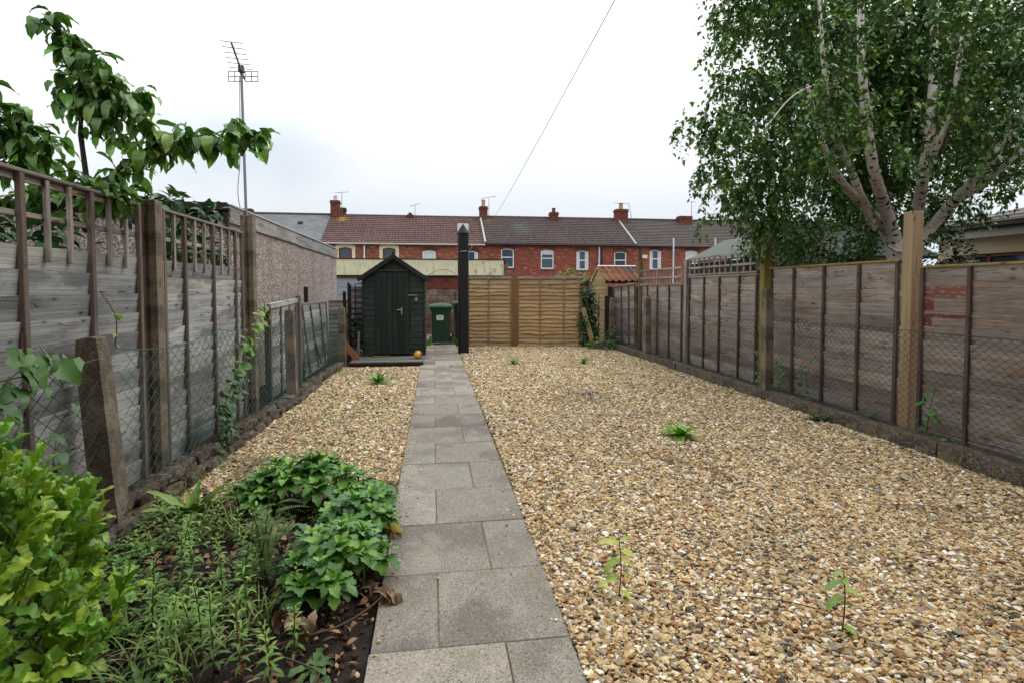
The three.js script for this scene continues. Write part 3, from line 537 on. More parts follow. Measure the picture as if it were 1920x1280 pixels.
/* flat-roofed pebbledash garage on the left, with an aerial mast on its corner */
{
  reseed(71);
  const t = thing('garage', 'pebbledash concrete garage with a grey timber fascia behind the left fence', 'garage', [-2.75, 0, 8.05]);
  const wl = (z0, z1) => part(t, 'wall_panel', cbox(0.09, 2.62, z1 - z0, 0.006, 'z', [-0.045, 1.31, -(z0 + z1) / 2]), M.pebble);
  wl(0, 3.69); wl(3.705, 8.25);
  part(t, 'front_wall', cbox(3.4, 2.55, 0.09, 0.004, 'x', [-1.78, 1.275, 0.05]), M.pebble);
  part(t, 'back_wall', cbox(3.4, 2.55, 0.09, 0.004, 'x', [-1.78, 1.275, -8.2]), M.pebble);
  part(t, 'fascia', cbox(0.03, 0.235, 3.75, 0.004, 'z', [0.02, 2.565, -1.78]), M.fascia);
  part(t, 'fascia', cbox(0.03, 0.23, 3.7, 0.004, 'z', [0.019, 2.55, -5.52]), wood(T.left, L3(214, 212, 208)));
  part(t, 'fascia', cbox(0.03, 0.225, 0.86, 0.004, 'z', [0.02, 2.535, -7.82]), wood(T.left, L3(214, 196, 188)));
  part(t, 'roof_edge', cbox(0.06, 0.025, 8.4, 0.004, 'z', [0.025, 2.69, -4.1]), M.lead);
  const n = 180, pos = [], idx = [], y = (i) => 2.7 + 0.03 * Math.sin((i / n) * 25 * Math.PI * 2);
  for (let i = 0; i <= n; i++) { const x = -3.7 + (3.72 * i) / n; pos.push(x, y(i), 0.18, x, y(i) - 0.05, -8.4, x, y(i) - 0.012, 0.18, x, y(i) - 0.062, -8.4); }
  for (let i = 0; i < n; i++) { const a = i * 4, b = a + 4; idx.push(a, b, a + 1, b, b + 1, a + 1, a + 2, a + 3, b + 2, b + 2, a + 3, b + 3, a, a + 2, b, b, a + 2, b + 2); }
  const g = new THREE.BufferGeometry(); g.setAttribute('position', new THREE.Float32BufferAttribute(pos, 3)); g.setAttribute('uv', new THREE.Float32BufferAttribute(pos.filter((_, i) => i % 3 !== 1), 2)); g.setIndex(idx); g.computeVertexNormals();
  part(t, 'corrugated_roof', g, M.corrugated);
  part(t, 'verge_board', cbox(0.9, 0.1, 0.03, 0.004, 'x', [-0.42, 2.66, 0.2]), M.darkWood);
  const a = thing('aerial_mast', 'tall thin grey mast with a television aerial standing at the garage corner', 'aerial', [-2.66, 0, 8.5]); a.rotation.z = 0.012;
  part(a, 'mast', tube([V(0, 0, 0), V(0, 2.5, 0), V(0, 4.72, 0)], 0.022, 0.019, 8, 8), M.galv);
  const b = part(a, 'boom', cbox(0.022, 0.022, 1.35, 0.003, 'z', [0, 0, 0.4]), M.galv, [0.01, 4.66, 0], [0.02, 0.2, 0]);
  for (let i = 0; i < 6; i++) part(b, 'element', cbox(0.3 - i * 0.008, 0.009, 0.009, 0.001, 'x', [0, 0.015, 0]), M.galv, [0, 0, 0.12 + i * 0.185], [0, 0, 0]);
  const r = part(a, 'reflector', (() => { const L = []; for (const yy of [-0.07, 0, 0.07]) for (const s of [-1, 1]) L.push(cbox(0.19, 0.011, 0.01, 0.001, 'x', [s * 0.125, yy, 0])); for (const xx of [-0.22, -0.125, -0.03, 0.03, 0.125, 0.22]) L.push(cbox(0.011, 0.15, 0.01, 0.001, 'y', [xx, 0, 0])); return mergeGeometries(L); })(), M.galv, [0.01, 4.62, -0.04], [0, -0.2, -0.04]);
  part(a, 'clamp', rough(0.07, 0.09, 0.07, 0.004, [3, 3, 3]), M.plasticDark, [0.01, 4.7, 0.03]);
  part(a, 'feed_cable', tube([V(-0.02, 4.6, 0.02), V(-0.05, 3.4, 0.03), V(-0.09, 2.9, 0.04), V(-0.02, 2.5, 0.03)], 0.005, 0.005, 4, 20), M.plasticDark);
}
/* green shed */
{
  reseed(73);
  const t = thing('garden_shed', 'dark green apex timber shed with a closed plank door at the end of the path', 'shed', [-0.87, 0.1, 12.3]);
  const w = 0.66, eave = 1.72, apex = 2.17, dep = 1.9, dx0 = -0.385, dx1 = 0.335;
  const h = 0.125, nb = 14;
  for (let i = 0; i < nb; i++) for (const [a, b] of [[-w, dx0 - 0.025], [dx1 + 0.025, w]]) part(t, 'board', plank(b - a, h + 0.012, 0.014, { zt: -0.002, zb: 0.012, seg: 3, wb: 0.001 }), pick(M.shed), [a, 0.02 + i * h - 0.012, 0]);
  for (let i = 0; i < 4; i++) { const y0 = 1.77 + i * 0.11, y1 = Math.min(apex - 0.02, y0 + 0.118), hw = (y) => w * (1 - (y - eave) / (apex - eave)); const s = new THREE.Shape(); s.moveTo(-hw(y0), y0); s.lineTo(hw(y0), y0); s.lineTo(hw(y1), y1); s.lineTo(-hw(y1), y1); const g = new THREE.ExtrudeGeometry(s, { depth: 0.014, bevelEnabled: false }); const o = part(t, 'gable_board', g, pick(M.shed), [0, 0, 0.004]); o.rotation.x = -0.05; o.position.z = 0.1; }
  const door = part(t, 'door', cbox(dx1 - dx0, 1.8, 0.03, 0.003, 'y', [(dx0 + dx1) / 2, 0.93, 0.0]), M.shedDoor[0]);
  for (let i = 0; i < 6; i++) { const a = dx0 + ((dx1 - dx0) * i) / 6; part(door, 'door_board', cbox((dx1 - dx0) / 6 - 0.006, 1.79, 0.016, 0.004, 'y', [a + (dx1 - dx0) / 12, 0.93, 0.024]), pick(M.shedDoor)); }
  part(door, 'handle', mergeGeometries([cbox(0.03, 0.15, 0.012, 0.003, 'y', [0.17, 0.97, 0.042]), cbox(0.11, 0.02, 0.02, 0.005, 'x', [0.12, 1.0, 0.065])]), M.steel);
  for (const x of [dx0 - 0.012, dx1 + 0.012]) part(t, 'door_frame', cbox(0.03, 1.85, 0.05, 0.003, 'y', [x, 0.93, 0.005]), M.shedTrim);
  part(t, 'lintel', cbox(0.82, 0.05, 0.06, 0.004, 'x', [(dx0 + dx1) / 2, 1.86, 0.03]), wood(T.brown, L3(150, 160, 150)));
  for (const s of [-1, 1]) part(t, 'corner_trim', cbox(0.045, 1.76, 0.045, 0.004, 'y', [s * (w - 0.01), 0.88, 0.012]), M.shedTrim);
  part(t, 'bolt', cbox(0.2, 0.018, 0.02, 0.004, 'x', [0.41, 1.32, 0.04]), M.steel);
  part(t, 'padlock', mergeGeometries([cbox(0.05, 0.055, 0.024, 0.006, 'y', [0.485, 1.215, 0.045]), new THREE.TorusGeometry(0.02, 0.005, 6, 12).toNonIndexed().translate(0.485, 1.25, 0.045)].map((g) => { const k = new THREE.BufferGeometry(); for (const a of ['position', 'normal', 'uv']) k.setAttribute(a, g.attributes[a]); return k; })), M.steel);
  for (const s of [-1, 1]) for (let i = 0; i < nb; i++) part(t, 'side_board', plank(dep, h + 0.012, 0.014, { zt: -0.002, zb: 0.012, seg: 3 }), pick(M.shed), [s * w, 0.02 + i * h - 0.012, s > 0 ? 0 : -dep], [0, s * Math.PI / 2, 0]);
  part(t, 'back_wall', cbox(w * 2, 1.75, 0.03, 0.004, 'x', [0, 0.9, -dep]), M.shed[0]);
  const rl = Math.hypot(w + 0.09, (apex - eave) * (w + 0.09) / w), ang = Math.atan2(apex - eave, w);
  for (const s of [-1, 1]) {
    part(t, 'roof_slope', cbox(rl, 0.025, dep + 0.16, 0.004, 'x', [-s * rl / 2 * -1, 0, 0]), M.felt, [0, apex + 0.03, -dep / 2 + 0.02], [0, 0, -s * ang]);
    part(t, 'bargeboard', cbox(rl + 0.01, 0.085, 0.02, 0.003, 'x', [s * rl / 2, 0, 0]), M.shedTrim, [0, apex - 0.01, 0.115], [0, 0, -s * ang]);
  }
  part(t, 'finial', cbox(0.04, 0.17, 0.022, 0.005, 'y', [0, 0, 0]), wood(T.brown, L3(80, 130, 100)), [0.0, apex + 0.02, 0.13]);
  const p = thing('timber_platform', 'low grey plank platform in front of the green shed', 'platform', [-0.96, 0, 11.36]);
  for (let i = 0; i < 4; i++) part(p, 'plank', cbox(1.46, 0.028, 0.225, 0.004, 'x', [0, 0.075, -0.12 - i * 0.235]), pick(M.deck));
  part(p, 'front_beam', cbox(1.48, 0.07, 0.05, 0.005, 'x', [0, 0.03, -0.03]), M.darkWood); for (const x of [-0.68, 0, 0.68]) part(p, 'bearer', cbox(0.06, 0.06, 0.9, 0.004, 'z', [x, 0.03, -0.52]), M.darkWood);
  part(p, 'loose_plank', cbox(0.35, 0.02, 0.13, 0.004, 'x', [-0.18, 0.1, -0.78]), wood(T.tan, L3(170, 176, 140)));
  // football
  const bt = tex(256, 128, (u, v) => { const a = fbm(u, v, 5, 4, 2, 241); return u > 0.62 && u < 0.95 ? (a > 0.5 ? [64, 40, 84] : [120, 60, 110]) : a > 0.62 ? [206, 214, 90] : a < 0.33 ? [206, 120, 40] : [232, 176, 48]; });
  bt.repeat.set(1, 1); solo('ball', 'small yellow and purple ball on the corner of the shed platform', 'ball', new THREE.SphereGeometry(0.088, 28, 20), std({ map: bt, roughness: 0.35 }), [-0.335, 0.177, 11.75], -1.7);
  const lp = solo('loose_plank', 'pinkish plank leaning against the short concrete post left of the shed', 'plank', cbox(0.12, 0.62, 0.03, 0.004, 'y', [0, 0.3, 0]), M.plankRed, [-1.55, 0.02, 11.75]); lp.rotation.z = 0.62;
  const ls = solo('loose_batten', 'thin grey batten standing against the left corner of the shed', 'batten', cbox(0.05, 0.62, 0.04, 0.004, 'y', [0, 0.3, 0]), M.deck[0], [-1.62, 0.03, 12.1]); ls.rotation.z = -0.04;
  // trellis panel left of the shed
  const tp = thing('trellis_screen', 'white-capped trellis panel standing between the shed and the garage', 'trellis', [-1.86, 0, 12.75], 0.42);
  part(tp, 'post', cbox(0.07, 1.7, 0.07, 0.005, 'y', [-0.02, 0.85, 0]), M.darkWood); part(tp, 'post', cbox(0.06, 1.5, 0.06, 0.005, 'y', [-0.11, 0.75, -0.08]), M.darkWood);
  boards(tp, 0.7, 0.2, 1.6, 12, M.left, { upper: false, seg: 4 });
  for (const x of [0.1, 0.26, 0.42, 0.58]) part(tp, 'trellis_bar', cbox(0.022, 1.3, 0.015, 0.002, 'y', [x, 1.0, 0.045]), M.darkWood);
  for (let i = 0; i < 9; i++) part(tp, 'trellis_bar', cbox(0.66, 0.02, 0.015, 0.002, 'x', [0.34, 0.45 + i * 0.135, 0.03]), M.darkWood);
  part(tp, 'cap', cbox(0.75, 0.05, 0.08, 0.004, 'x', [0.35, 1.68, 0.01]), wood(T.left, L3(255, 255, 252)));
  const sp = thing('fence_panel', 'pale slatted panel seen between the broken panel and the shed', 'fence panel', [-2.45, 0, 13.4], 0.1); boards(sp, 0.55, 0.05, 1.26, 12, M.left, { upper: false, seg: 4 }); part(sp, 'cap', cbox(0.58, 0.04, 0.06, 0.004, 'x', [0.28, 1.28, 0.01]), M.trellis[0]);
  const gn = thing('garden_ornament', 'small ornament with a pink pointed top beside the shed trellis', 'ornament', [-2.02, 0, 12.9]);
  part(gn, 'stake', cbox(0.05, 1.05, 0.05, 0.004, 'y', [0, 0.52, 0]), M.pale[0]); part(gn, 'body', new THREE.CylinderGeometry(0.05, 0.085, 0.16, 12), M.curtain, [0, 1.1, 0]); part(gn, 'head', new THREE.SphereGeometry(0.035, 12, 10), M.white, [0, 1.2, 0]); part(gn, 'hat', new THREE.ConeGeometry(0.045, 0.1, 12), std({ color: L3(214, 60, 92) }), [0, 1.27, 0]);
}
/* black post with a pointed top */
{
  const t = thing('black_post', 'thick black timber post with a pointed top at the end of the path', 'post', [0.71, 0, 13.4], 0.05);
  const s = new THREE.Shape(), a = 0.125, c = 0.035;[[-a, -a + c], [-a + c, -a], [a - c, -a], [a, -a + c], [a, a - c], [a - c, a], [-a + c, a], [-a, a - c]].forEach(([x, y], i) => (i ? s.lineTo(x, y) : s.moveTo(x, y)));
  const g = new THREE.ExtrudeGeometry(s, { depth: 2.92, bevelEnabled: false, steps: 4 }); g.rotateX(-Math.PI / 2); g.translate(0, -0.02, 0); part(t, 'shaft', g, M.black);
  part(t, 'pointed_top', new THREE.ConeGeometry(0.163, 0.24, 8, 1).rotateY(Math.PI / 8), M.black, [0, 3.015, 0]);
  part(t, 'white_plate', cbox(0.265, 0.235, 0.012, 0.004, 'x', [0, 0, 0]), M.white, [0.015, 3.03, -0.14]);
  part(t, 'wire_tie', new THREE.TorusGeometry(0.14, 0.007, 6, 28).rotateX(Math.PI / 2), M.wireWhite, [0, 2.46, 0], [0.0, 0, 0.06]);
}
/* wheelie bins */
function wheelieBin(name, label, pos, turn, body, lid, number) {
  const t = thing(name, label, 'wheelie bin', pos, turn);
  const g = new THREE.BoxGeometry(0.56, 0.94, 0.66, 6, 8, 6), p = g.attributes.position;
  for (let i = 0; i < p.count; i++) { const y = p.getY(i) / 0.94 + 0.5, k = lerp(0.9, 1.0, y); let x = p.getX(i) * k, z = p.getZ(i) * lerp(0.78, 1, y) + (1 - y) * -0.02; const ex = Math.abs(x) / (0.28 * k), ez = Math.abs(p.getZ(i)) / 0.33; if (ex > 0.99 && ez > 0.99) { x *= 0.955; z *= 0.965; } p.setXYZ(i, x, p.getY(i), z); }
  g.computeVertexNormals(); g.translate(0, 0.53, 0); part(t, 'body', g, body);
  part(t, 'rim', cbox(0.62, 0.07, 0.7, 0.015, 'x', [0, 0.99, 0]), lid);
  const l = new THREE.BoxGeometry(0.66, 0.1, 0.76, 8, 3, 8), q = l.attributes.position; for (let i = 0; i < q.count; i++) { const x = q.getX(i), z = q.getZ(i), y = q.getY(i); if (y > 0.02) q.setXYZ(i, x * 0.72, y + 0.03 * (1 - (x / 0.33) ** 2), z * 0.74); } l.computeVertexNormals();
  part(t, 'lid', l, lid, [0, 1.07, 0.01]); part(t, 'lid_handle', cbox(0.5, 0.025, 0.03, 0.01, 'x', [0, 1.05, -0.4]), lid);
  for (const s of [-1, 1]) part(t, 'wheel', new THREE.CylinderGeometry(0.1, 0.1, 0.045, 20).rotateZ(Math.PI / 2), M.rubber, [s * 0.29, 0.1, -0.27]);
  part(t, 'axle', new THREE.CylinderGeometry(0.012, 0.012, 0.56, 8).rotateZ(Math.PI / 2), M.steel, [0, 0.1, -0.27]);
  if (number) {
    const c = document.createElement('canvas'); c.width = 256; c.height = 192; const x = c.getContext('2d'); x.fillStyle = '#9fb0a4'; x.fillRect(0, 0, 256, 192); x.fillStyle = '#e6e8e2'; x.beginPath(); x.ellipse(128, 96, 118, 84, 0, 0, 7); x.fill(); x.fillStyle = '#3a3f44'; x.font = 'bold 110px serif'; x.textAlign = 'center'; x.textBaseline = 'middle'; x.fillText(number, 128, 102);
    const m = new THREE.CanvasTexture(c); m.colorSpace = THREE.SRGBColorSpace; part(t, 'number_plate', new THREE.BoxGeometry(0.205, 0.155, 0.006), std({ map: m, roughness: 0.5 }), [-0.03, 0.76, 0.315], [-0.075, 0, 0]);
  }
  return t;
}
wheelieBin('wheelie_bin', 'green wheelie bin with a white number plate at the end of the path', [0.19, 0, 15.72], 0.02, M.plasticGreen, M.plasticLid, '39');
wheelieBin('wheelie_bin', 'dark bin half hidden behind the black post', [0.86, 0.08, 15.95], 0.1, M.plasticDark, M.plasticDark, null);

/* garage row with a cream fascia beyond the fence */
{
  reseed(79);
  const t = thing('garage_row', 'cream-banded garage row beyond the back fence, with blockwork and a grey door', 'garage', [0, 0, 19.5]);
  part(t, 'fascia', cbox(6.6, 0.55, 0.16, 0.01, 'x', [-0.84, 2.3, 0]), M.cream); part(t, 'coping', cbox(6.66, 0.03, 0.22, 0.006, 'x', [-0.84, 2.59, 0]), M.darkWood);
  part(t, 'soffit_beam', cbox(6.5, 0.06, 0.1, 0.006, 'x', [-0.84, 1.995, -0.03]), M.darkWood);
  part(t, 'red_beam', cbox(3.1, 0.42, 0.1, 0.008, 'x', [0.85, 1.755, -0.05]), M.redPaint);
  for (let r = 0; r < 7; r++) for (let c = 0; c < 8; c++) { const w = 0.44, x = -0.75 + c * w + (r % 2) * 0.22; if (x + w > 2.65) continue; part(t, 'block', rough(w - 0.012, 0.21, 0.1, 0.003, [4, 3, 2], 9), pick(r < 3 ? M.blockRed : M.block), [x + w / 2, 0.11 + r * 0.222, -0.06]); }
  part(t, 'mortar_wall', cbox(3.4, 1.56, 0.08, 0.004, 'x', [0.9, 0.78, -0.085]), M.concrete);
  part(t, 'bolt', cbox(0.035, 0.42, 0.03, 0.004, 'y', [0.74, 1.24, 0.01]), M.rubber);
  part(t, 'side_wall', boxG(0.2, 2.5, 5, 2.55, 1.25, -2.6), M.concrete); part(t, 'side_wall', boxG(0.2, 2.5, 5, -4.2, 1.25, -2.6), M.concrete);
  part(t, 'roof', boxG(6.8, 0.08, 5.2, -0.85, 2.5, -2.6), M.felt);
  const dr = part(t, 'garage_door', boxG(2.6, 1.95, 0.03, -2.3, 0.98, -0.1), M.doorGrey); for (let i = 0; i < 7; i++) part(dr, 'door_panel', cbox(2.58, i === 6 ? 0.33 : 0.255, 0.03, 0.012, 'x', [-2.3, i === 6 ? 1.78 : 0.15 + i * 0.265, -0.075]), M.doorGrey);
  part(t, 'door_lintel', cbox(2.7, 0.05, 0.1, 0.005, 'x', [-2.3, 1.975, -0.03]), wood(T.tan, L3(170, 170, 70)));
}

/* the brick terrace */
function roofSlope(w, len, rows, cols, amp, lap, flatRows = 1) {
  const pos = [], uv = [], k = cols ? 5 : 2, nx = cols ? cols * k : Math.ceil(w), dl = len / rows, quad = (a, b, c, d) => { for (const q of [a, b, c, a, c, d]) { pos.push(q[0], q[1], q[2]); uv.push(q[0] / w, -q[2] / len); } };
  const prof = (x) => (cols ? amp * (Math.pow(Math.abs(Math.sin((x / w) * cols * Math.PI)), 0.7)) : 0);
  for (let r = 0; r < rows; r++) { let prev = null; for (let i = 0; i <= nx; i++) { const x = (w * i) / nx, h = prof(x), j = cols ? 0 : 0.004 * hsh(i, r, 3), c = [[x, -0.005, -r * dl], [x, lap + h + j, -r * dl], [x, h * 0.9, -(r + 1) * dl - 0.02]]; if (prev) { quad(prev[0], c[0], c[1], prev[1]); quad(prev[1], c[1], c[2], prev[2]); } prev = c; } }
  const g = flat(pos, uv); return g;
}
const sash = (w, h, arch, fr, bars, T_ = 0.06) => {
  const s = new THREE.Shape(); s.moveTo(-w / 2, 0); s.lineTo(w / 2, 0); s.lineTo(w / 2, h - arch); s.quadraticCurveTo(0, h + arch * 0.9, -w / 2, h - arch); s.lineTo(-w / 2, 0);
  let y = fr; for (const [i, b] of bars.entries()) { const y1 = i === bars.length - 1 ? h - arch - fr * 0.4 : b * h - fr * 0.4, p = new THREE.Path(); p.moveTo(-w / 2 + fr, y); p.lineTo(-w / 2 + fr, y1); if (i === bars.length - 1) p.quadraticCurveTo(0, h + arch * 0.9 - fr, w / 2 - fr, y1); else p.lineTo(w / 2 - fr, y1); p.lineTo(w / 2 - fr, y); s.holes.push(p); y = b * h + fr * 0.4; }
  return new THREE.ExtrudeGeometry(s, { depth: T_, bevelEnabled: false, curveSegments: 8 });
};
function house(label, x0, x1, eave, ridge, mats, wins, roof) {
  const t = thing('terraced_house', label, 'house', [0, 0, 38]), D = 3.9;
  const s = new THREE.Shape(); s.moveTo(x0, 0); s.lineTo(x1, 0); s.lineTo(x1, eave); s.lineTo(x0, eave);
  for (const q of wins) { const p = new THREE.Path(), a = q.arch ?? 0.09, h = q.y1 - q.y0; p.moveTo(q.x - q.w / 2, q.y0); p.lineTo(q.x - q.w / 2, q.y1 - a); p.quadraticCurveTo(q.x, q.y1 + a * 0.9, q.x + q.w / 2, q.y1 - a); p.lineTo(q.x + q.w / 2, q.y0); s.holes.push(p); }
  const wall = new THREE.ExtrudeGeometry(s, { depth: 0.24, bevelEnabled: false, curveSegments: 8 }); wall.translate(0, 0, -0.24); part(t, 'wall', wall, mats.wall);
  part(t, 'end_wall', boxG(0.2, eave, 7.4, x0 + 0.12, eave / 2, -3.95), mats.wall); part(t, 'end_wall', boxG(0.2, eave, 7.4, x1 - 0.12, eave / 2, -3.95), mats.wall); part(t, 'back_wall', boxG(x1 - x0, eave, 0.2, (x0 + x1) / 2, eave / 2, -7.8), mats.wall);
  for (const q of wins) {
    const a = q.arch ?? 0.09, h = q.y1 - q.y0;
    const f = part(t, 'window', sash(q.w - 0.02, h - 0.01, a, q.fr ?? 0.075, q.bars ?? [0.55, 1]), q.frame ?? M.white, [q.x, q.y0, -0.13]);
    part(f, 'pane', new THREE.BoxGeometry(q.w - 0.1, h - 0.1, 0.02).translate(0, h / 2, 0.02), q.glass ?? M.glass);
    if (q.curtain) for (const sd of [-1, 1]) part(f, 'curtain', new THREE.BoxGeometry(q.w * 0.2, h * 0.86, 0.012).translate(sd * q.w * 0.31, h * 0.48, 0.034), M.curtain);
    if (q.blind) part(f, 'blind', new THREE.BoxGeometry(q.w - 0.14, h * q.blind, 0.012).translate(0, h - 0.08 - (h * q.blind) / 2, 0.034), M.blind);
    part(f, 'sill', cbox(q.w + 0.12, 0.06, 0.16, 0.008, 'x', [0, -0.04, 0.12]), q.surround ? M.creamTrim : q.sill ?? M.concreteBrown);
    if (q.surround) { const W = q.w + 0.42, z = new THREE.Shape(); z.moveTo(-W / 2, -0.05); z.lineTo(-W / 2, h + 0.12); z.quadraticCurveTo(0, h + 0.34, W / 2, h + 0.12); z.lineTo(W / 2, -0.05); z.lineTo(q.w / 2, -0.05); z.lineTo(q.w / 2, h - a); z.quadraticCurveTo(0, h + a * 0.9, -q.w / 2, h - a); z.lineTo(-q.w / 2, -0.05); part(f, 'surround', new THREE.ExtrudeGeometry(z, { depth: 0.03, bevelEnabled: false, curveSegments: 8 }), M.creamTrim, [0, 0, 0.131]); }
    else { const z = new THREE.Shape(); z.moveTo(-q.w / 2 - 0.1, h - a + 0.02); z.lineTo(-q.w / 2 - 0.08, h - a + 0.22); z.quadraticCurveTo(0, h + a + 0.24, q.w / 2 + 0.08, h - a + 0.22); z.lineTo(q.w / 2 + 0.1, h - a + 0.02); z.quadraticCurveTo(0, h + a, -q.w / 2 - 0.1, h - a + 0.02); part(f, 'brick_arch', new THREE.ExtrudeGeometry(z, { depth: 0.012, bevelEnabled: false, curveSegments: 8 }), M.brickChimney, [0, 0, 0.131]); }
  }
  const rise = ridge - eave, len = Math.hypot(rise, D + 0.25), ang = Math.atan2(rise, D + 0.25);
  const tiles = stuffPart(t, 'roof_tiles', roofSlope(x1 - x0 + 0.06, len, roof.rows, roof.cols, roof.amp, roof.lap), mats.roof); tiles.position.set(x0 - 0.03, eave, 0.25); tiles.rotation.x = ang;
  part(t, 'roof_back', boxG(x1 - x0, 0.06, len, (x0 + x1) / 2, 0, -len / 2), mats.roof, [0, ridge, -D], [-ang, 0, 0]);
  part(t, 'ridge', cbox(x1 - x0, 0.12, 0.22, 0.04, 'x', [(x0 + x1) / 2, ridge + 0.05, -D]), M.ridge);
  part(t, 'gutter', cbox(x1 - x0, 0.1, 0.13, 0.03, 'x', [(x0 + x1) / 2, eave - 0.04, 0.27]), mats.gutter);
  return { t, ang, slope: (x, f, up = 0.03) => [x, eave + rise * f + up, 0.25 - (D + 0.25) * f] };
}
function chimney(t, x, y0, z, w, h, d, pots, label) {
  const c = part(t, 'chimney', mergeGeometries([cbox(w, h, d, 0.01, 'x', [0, h / 2, 0]), cbox(w + 0.1, 0.1, d + 0.1, 0.02, 'x', [0, h - 0.16, 0]), cbox(w + 0.05, 0.08, d + 0.05, 0.02, 'x', [0, h - 0.04, 0])]), M.brickChimney, [x, y0, z]);
  for (const [px, pz, ph, pr, m] of pots) part(c, 'chimney_pot', new THREE.LatheGeometry([[pr * 1.05, 0], [pr, 0.06], [pr * 0.9, ph * 0.8], [pr * 1.1, ph * 0.86], [pr * 1.05, ph], [pr * 0.7, ph], [pr * 0.7, ph * 0.5]].map(([a, b]) => new THREE.Vector2(a, b)), 14), m, [px, h, pz]);
  part(c, 'flashing', cbox(w + 0.22, 0.34, 0.05, 0.01, 'x', [0, 0.03, d / 2 + 0.06]), M.lead, [0, 0, 0], [-0.5, 0, 0]);
  return c;
}
const yagi = (h, len, n, tilt = 0) => mergeGeometries([tube([V(0, 0, 0), V(0.01, h, 0)], 0.025, 0.02, 5, 2), ...Array.from({ length: n }, (_, i) => tube([V(-len / 2 + (len * i) / (n - 1), h * 0.98 + tilt * i, -0.2), V(-len / 2 + (len * i) / (n - 1), h * 0.98 + tilt * i, 0.2)], 0.012, 0.012, 4, 1)), tube([V(-len / 2, h * 0.98, 0), V(len / 2, h * 0.98 + tilt * (n - 1), 0)], 0.016, 0.016, 4, 1)]);
{
  reseed(83);
  const potClay = M.clay[1], potPale = std({ color: L3(176, 152, 126) });
  const sl = house('slate-roofed end house with grey roof, leftmost of the brick terrace', -26, -7.4, 4.66, 6.95, { wall: M.brick, roof: M.slate, gutter: M.gutterDark }, [], { rows: 26, cols: 0, amp: 0, lap: 0.02 });
  part(sl.t, 'roof_vent', cbox(0.34, 0.14, 0.2, 0.02, 'x'), M.plasticDark, sl.slope(-9.2, 0.62, 0.1));
  chimney(sl.t, -13.2, 6.4, -3.9, 0.75, 0.86, 0.6, []);
  const A = house('brick house under the red-brown tiled roof, with two cream window surrounds', -7.4, 3.52, 4.6, 6.92, { wall: M.brick, roof: M.roofRed, gutter: M.gutterPale }, [
    { x: -5.82, y0: 3.56, y1: 4.32, w: 0.86, frame: M.frameBrown, surround: 1, bars: [1], fr: 0.13, arch: 0.1 }, { x: -2.96, y0: 3.56, y1: 4.32, w: 0.86, frame: M.frameBrown, surround: 1, bars: [1], fr: 0.13, arch: 0.1 },
    { x: -0.3, y0: 3.5, y1: 4.19, w: 0.92, bars: [1], blind: 0.8, fr: 0.09 }, { x: 2.6, y0: 3.44, y1: 4.16, w: 0.9, bars: [1], fr: 0.09, curtain: 1 }], { rows: 14, cols: 50, amp: 0.045, lap: 0.05 });
  part(A.t, 'downpipe', cbox(0.09, 3.9, 0.09, 0.03, 'y'), M.white, [-4.58, 2.5, 0.1]);
  const a1 = chimney(A.t, -7.05, 6.15, -3.7, 0.62, 1.8, 0.6, [[0, 0, 0.36, 0.14, M.steel]]); part(a1, 'aerial', yagi(1.5, 0.9, 4, 0.03), M.galv, [0.45, 0.9, 0]);
  chimney(A.t, -6.68, 6.2, -4.5, 0.5, 1.35, 0.5, []);
  const a2 = chimney(A.t, -1.7, 6.3, -3.75, 0.42, 0.75, 0.42, [[0, 0, 0.14, 0.13, potClay]]); part(a2, 'aerial', yagi(1.15, 0.7, 5, 0.05), M.galv, [0.35, 0.25, 0]);
  const B = house('brick house under the plum tiled roof with a faded green patch', 3.52, 14.32, 4.66, 7.0, { wall: M.brick2, roof: M.roofBrown, gutter: M.gutterDark }, [
    { x: 5.1, y0: 3.02, y1: 4.36, w: 0.92 }, { x: 7.92, y0: 2.96, y1: 4.31, w: 0.94, blind: 0.2 }, { x: 10.47, y0: 2.9, y1: 4.27, w: 0.9, curtain: 1, bars: [0.5, 1] }, { x: 13.26, y0: 2.86, y1: 4.22, w: 0.92, glass: M.glassDark }], { rows: 15, cols: 50, amp: 0.045, lap: 0.05 });
  part(B.t, 'downpipe', cbox(0.1, 3.9, 0.1, 0.03, 'y'), M.pipe, [11.65, 2.6, 0.1]); part(B.t, 'downpipe', cbox(0.09, 3.9, 0.08, 0.02, 'y'), M.gutterDark, [11.86, 2.5, 0.06]);
  for (const [x, m] of [[3.52, M.lead], [14.32, M.lead]]) { const o = part(B.t, 'verge', cbox(0.13, 0.1, 4.72, 0.02, 'z', [0, 0, -2.36]), m, [x, 4.75, 0.26], [B.ang, 0, 0]); }
  const b1 = chimney(B.t, 3.75, 6.2, -3.75, 0.6, 1.55, 0.6, [[0, 0, 0.52, 0.15, potPale]]); part(b1, 'aerial', yagi(1.6, 1.1, 5, 0.05), M.galv, [0.42, 0.6, 0]);
  const b2 = chimney(B.t, 9.15, 6.15, -3.6, 0.62, 1.25, 0.6, [[0, 0, 0.34, 0.14, M.brickChimney]]); chimney(B.t, 8.72, 6.5, -4.3, 0.5, 0.62, 0.5, []);
  const C = house('brick house under the dark grey-brown roof, rightmost of the brick terrace', 14.32, 36, 4.64, 7.0, { wall: M.brick, roof: M.roofGrey, gutter: M.gutterDark }, [
    { x: 15.9, y0: 2.95, y1: 4.36, w: 0.9, curtain: 1 }, { x: 18.66, y0: 2.95, y1: 4.34, w: 0.95, glass: M.blind }, { x: 22, y0: 2.95, y1: 4.34, w: 0.95 }], { rows: 17, cols: 0, amp: 0, lap: 0.045 });
  for (const x of [17.1, 20.3]) part(C.t, 'downpipe', cbox(0.11, 4.4, 0.1, 0.03, 'y'), M.pipe, [x, 3.0, 0.34]);
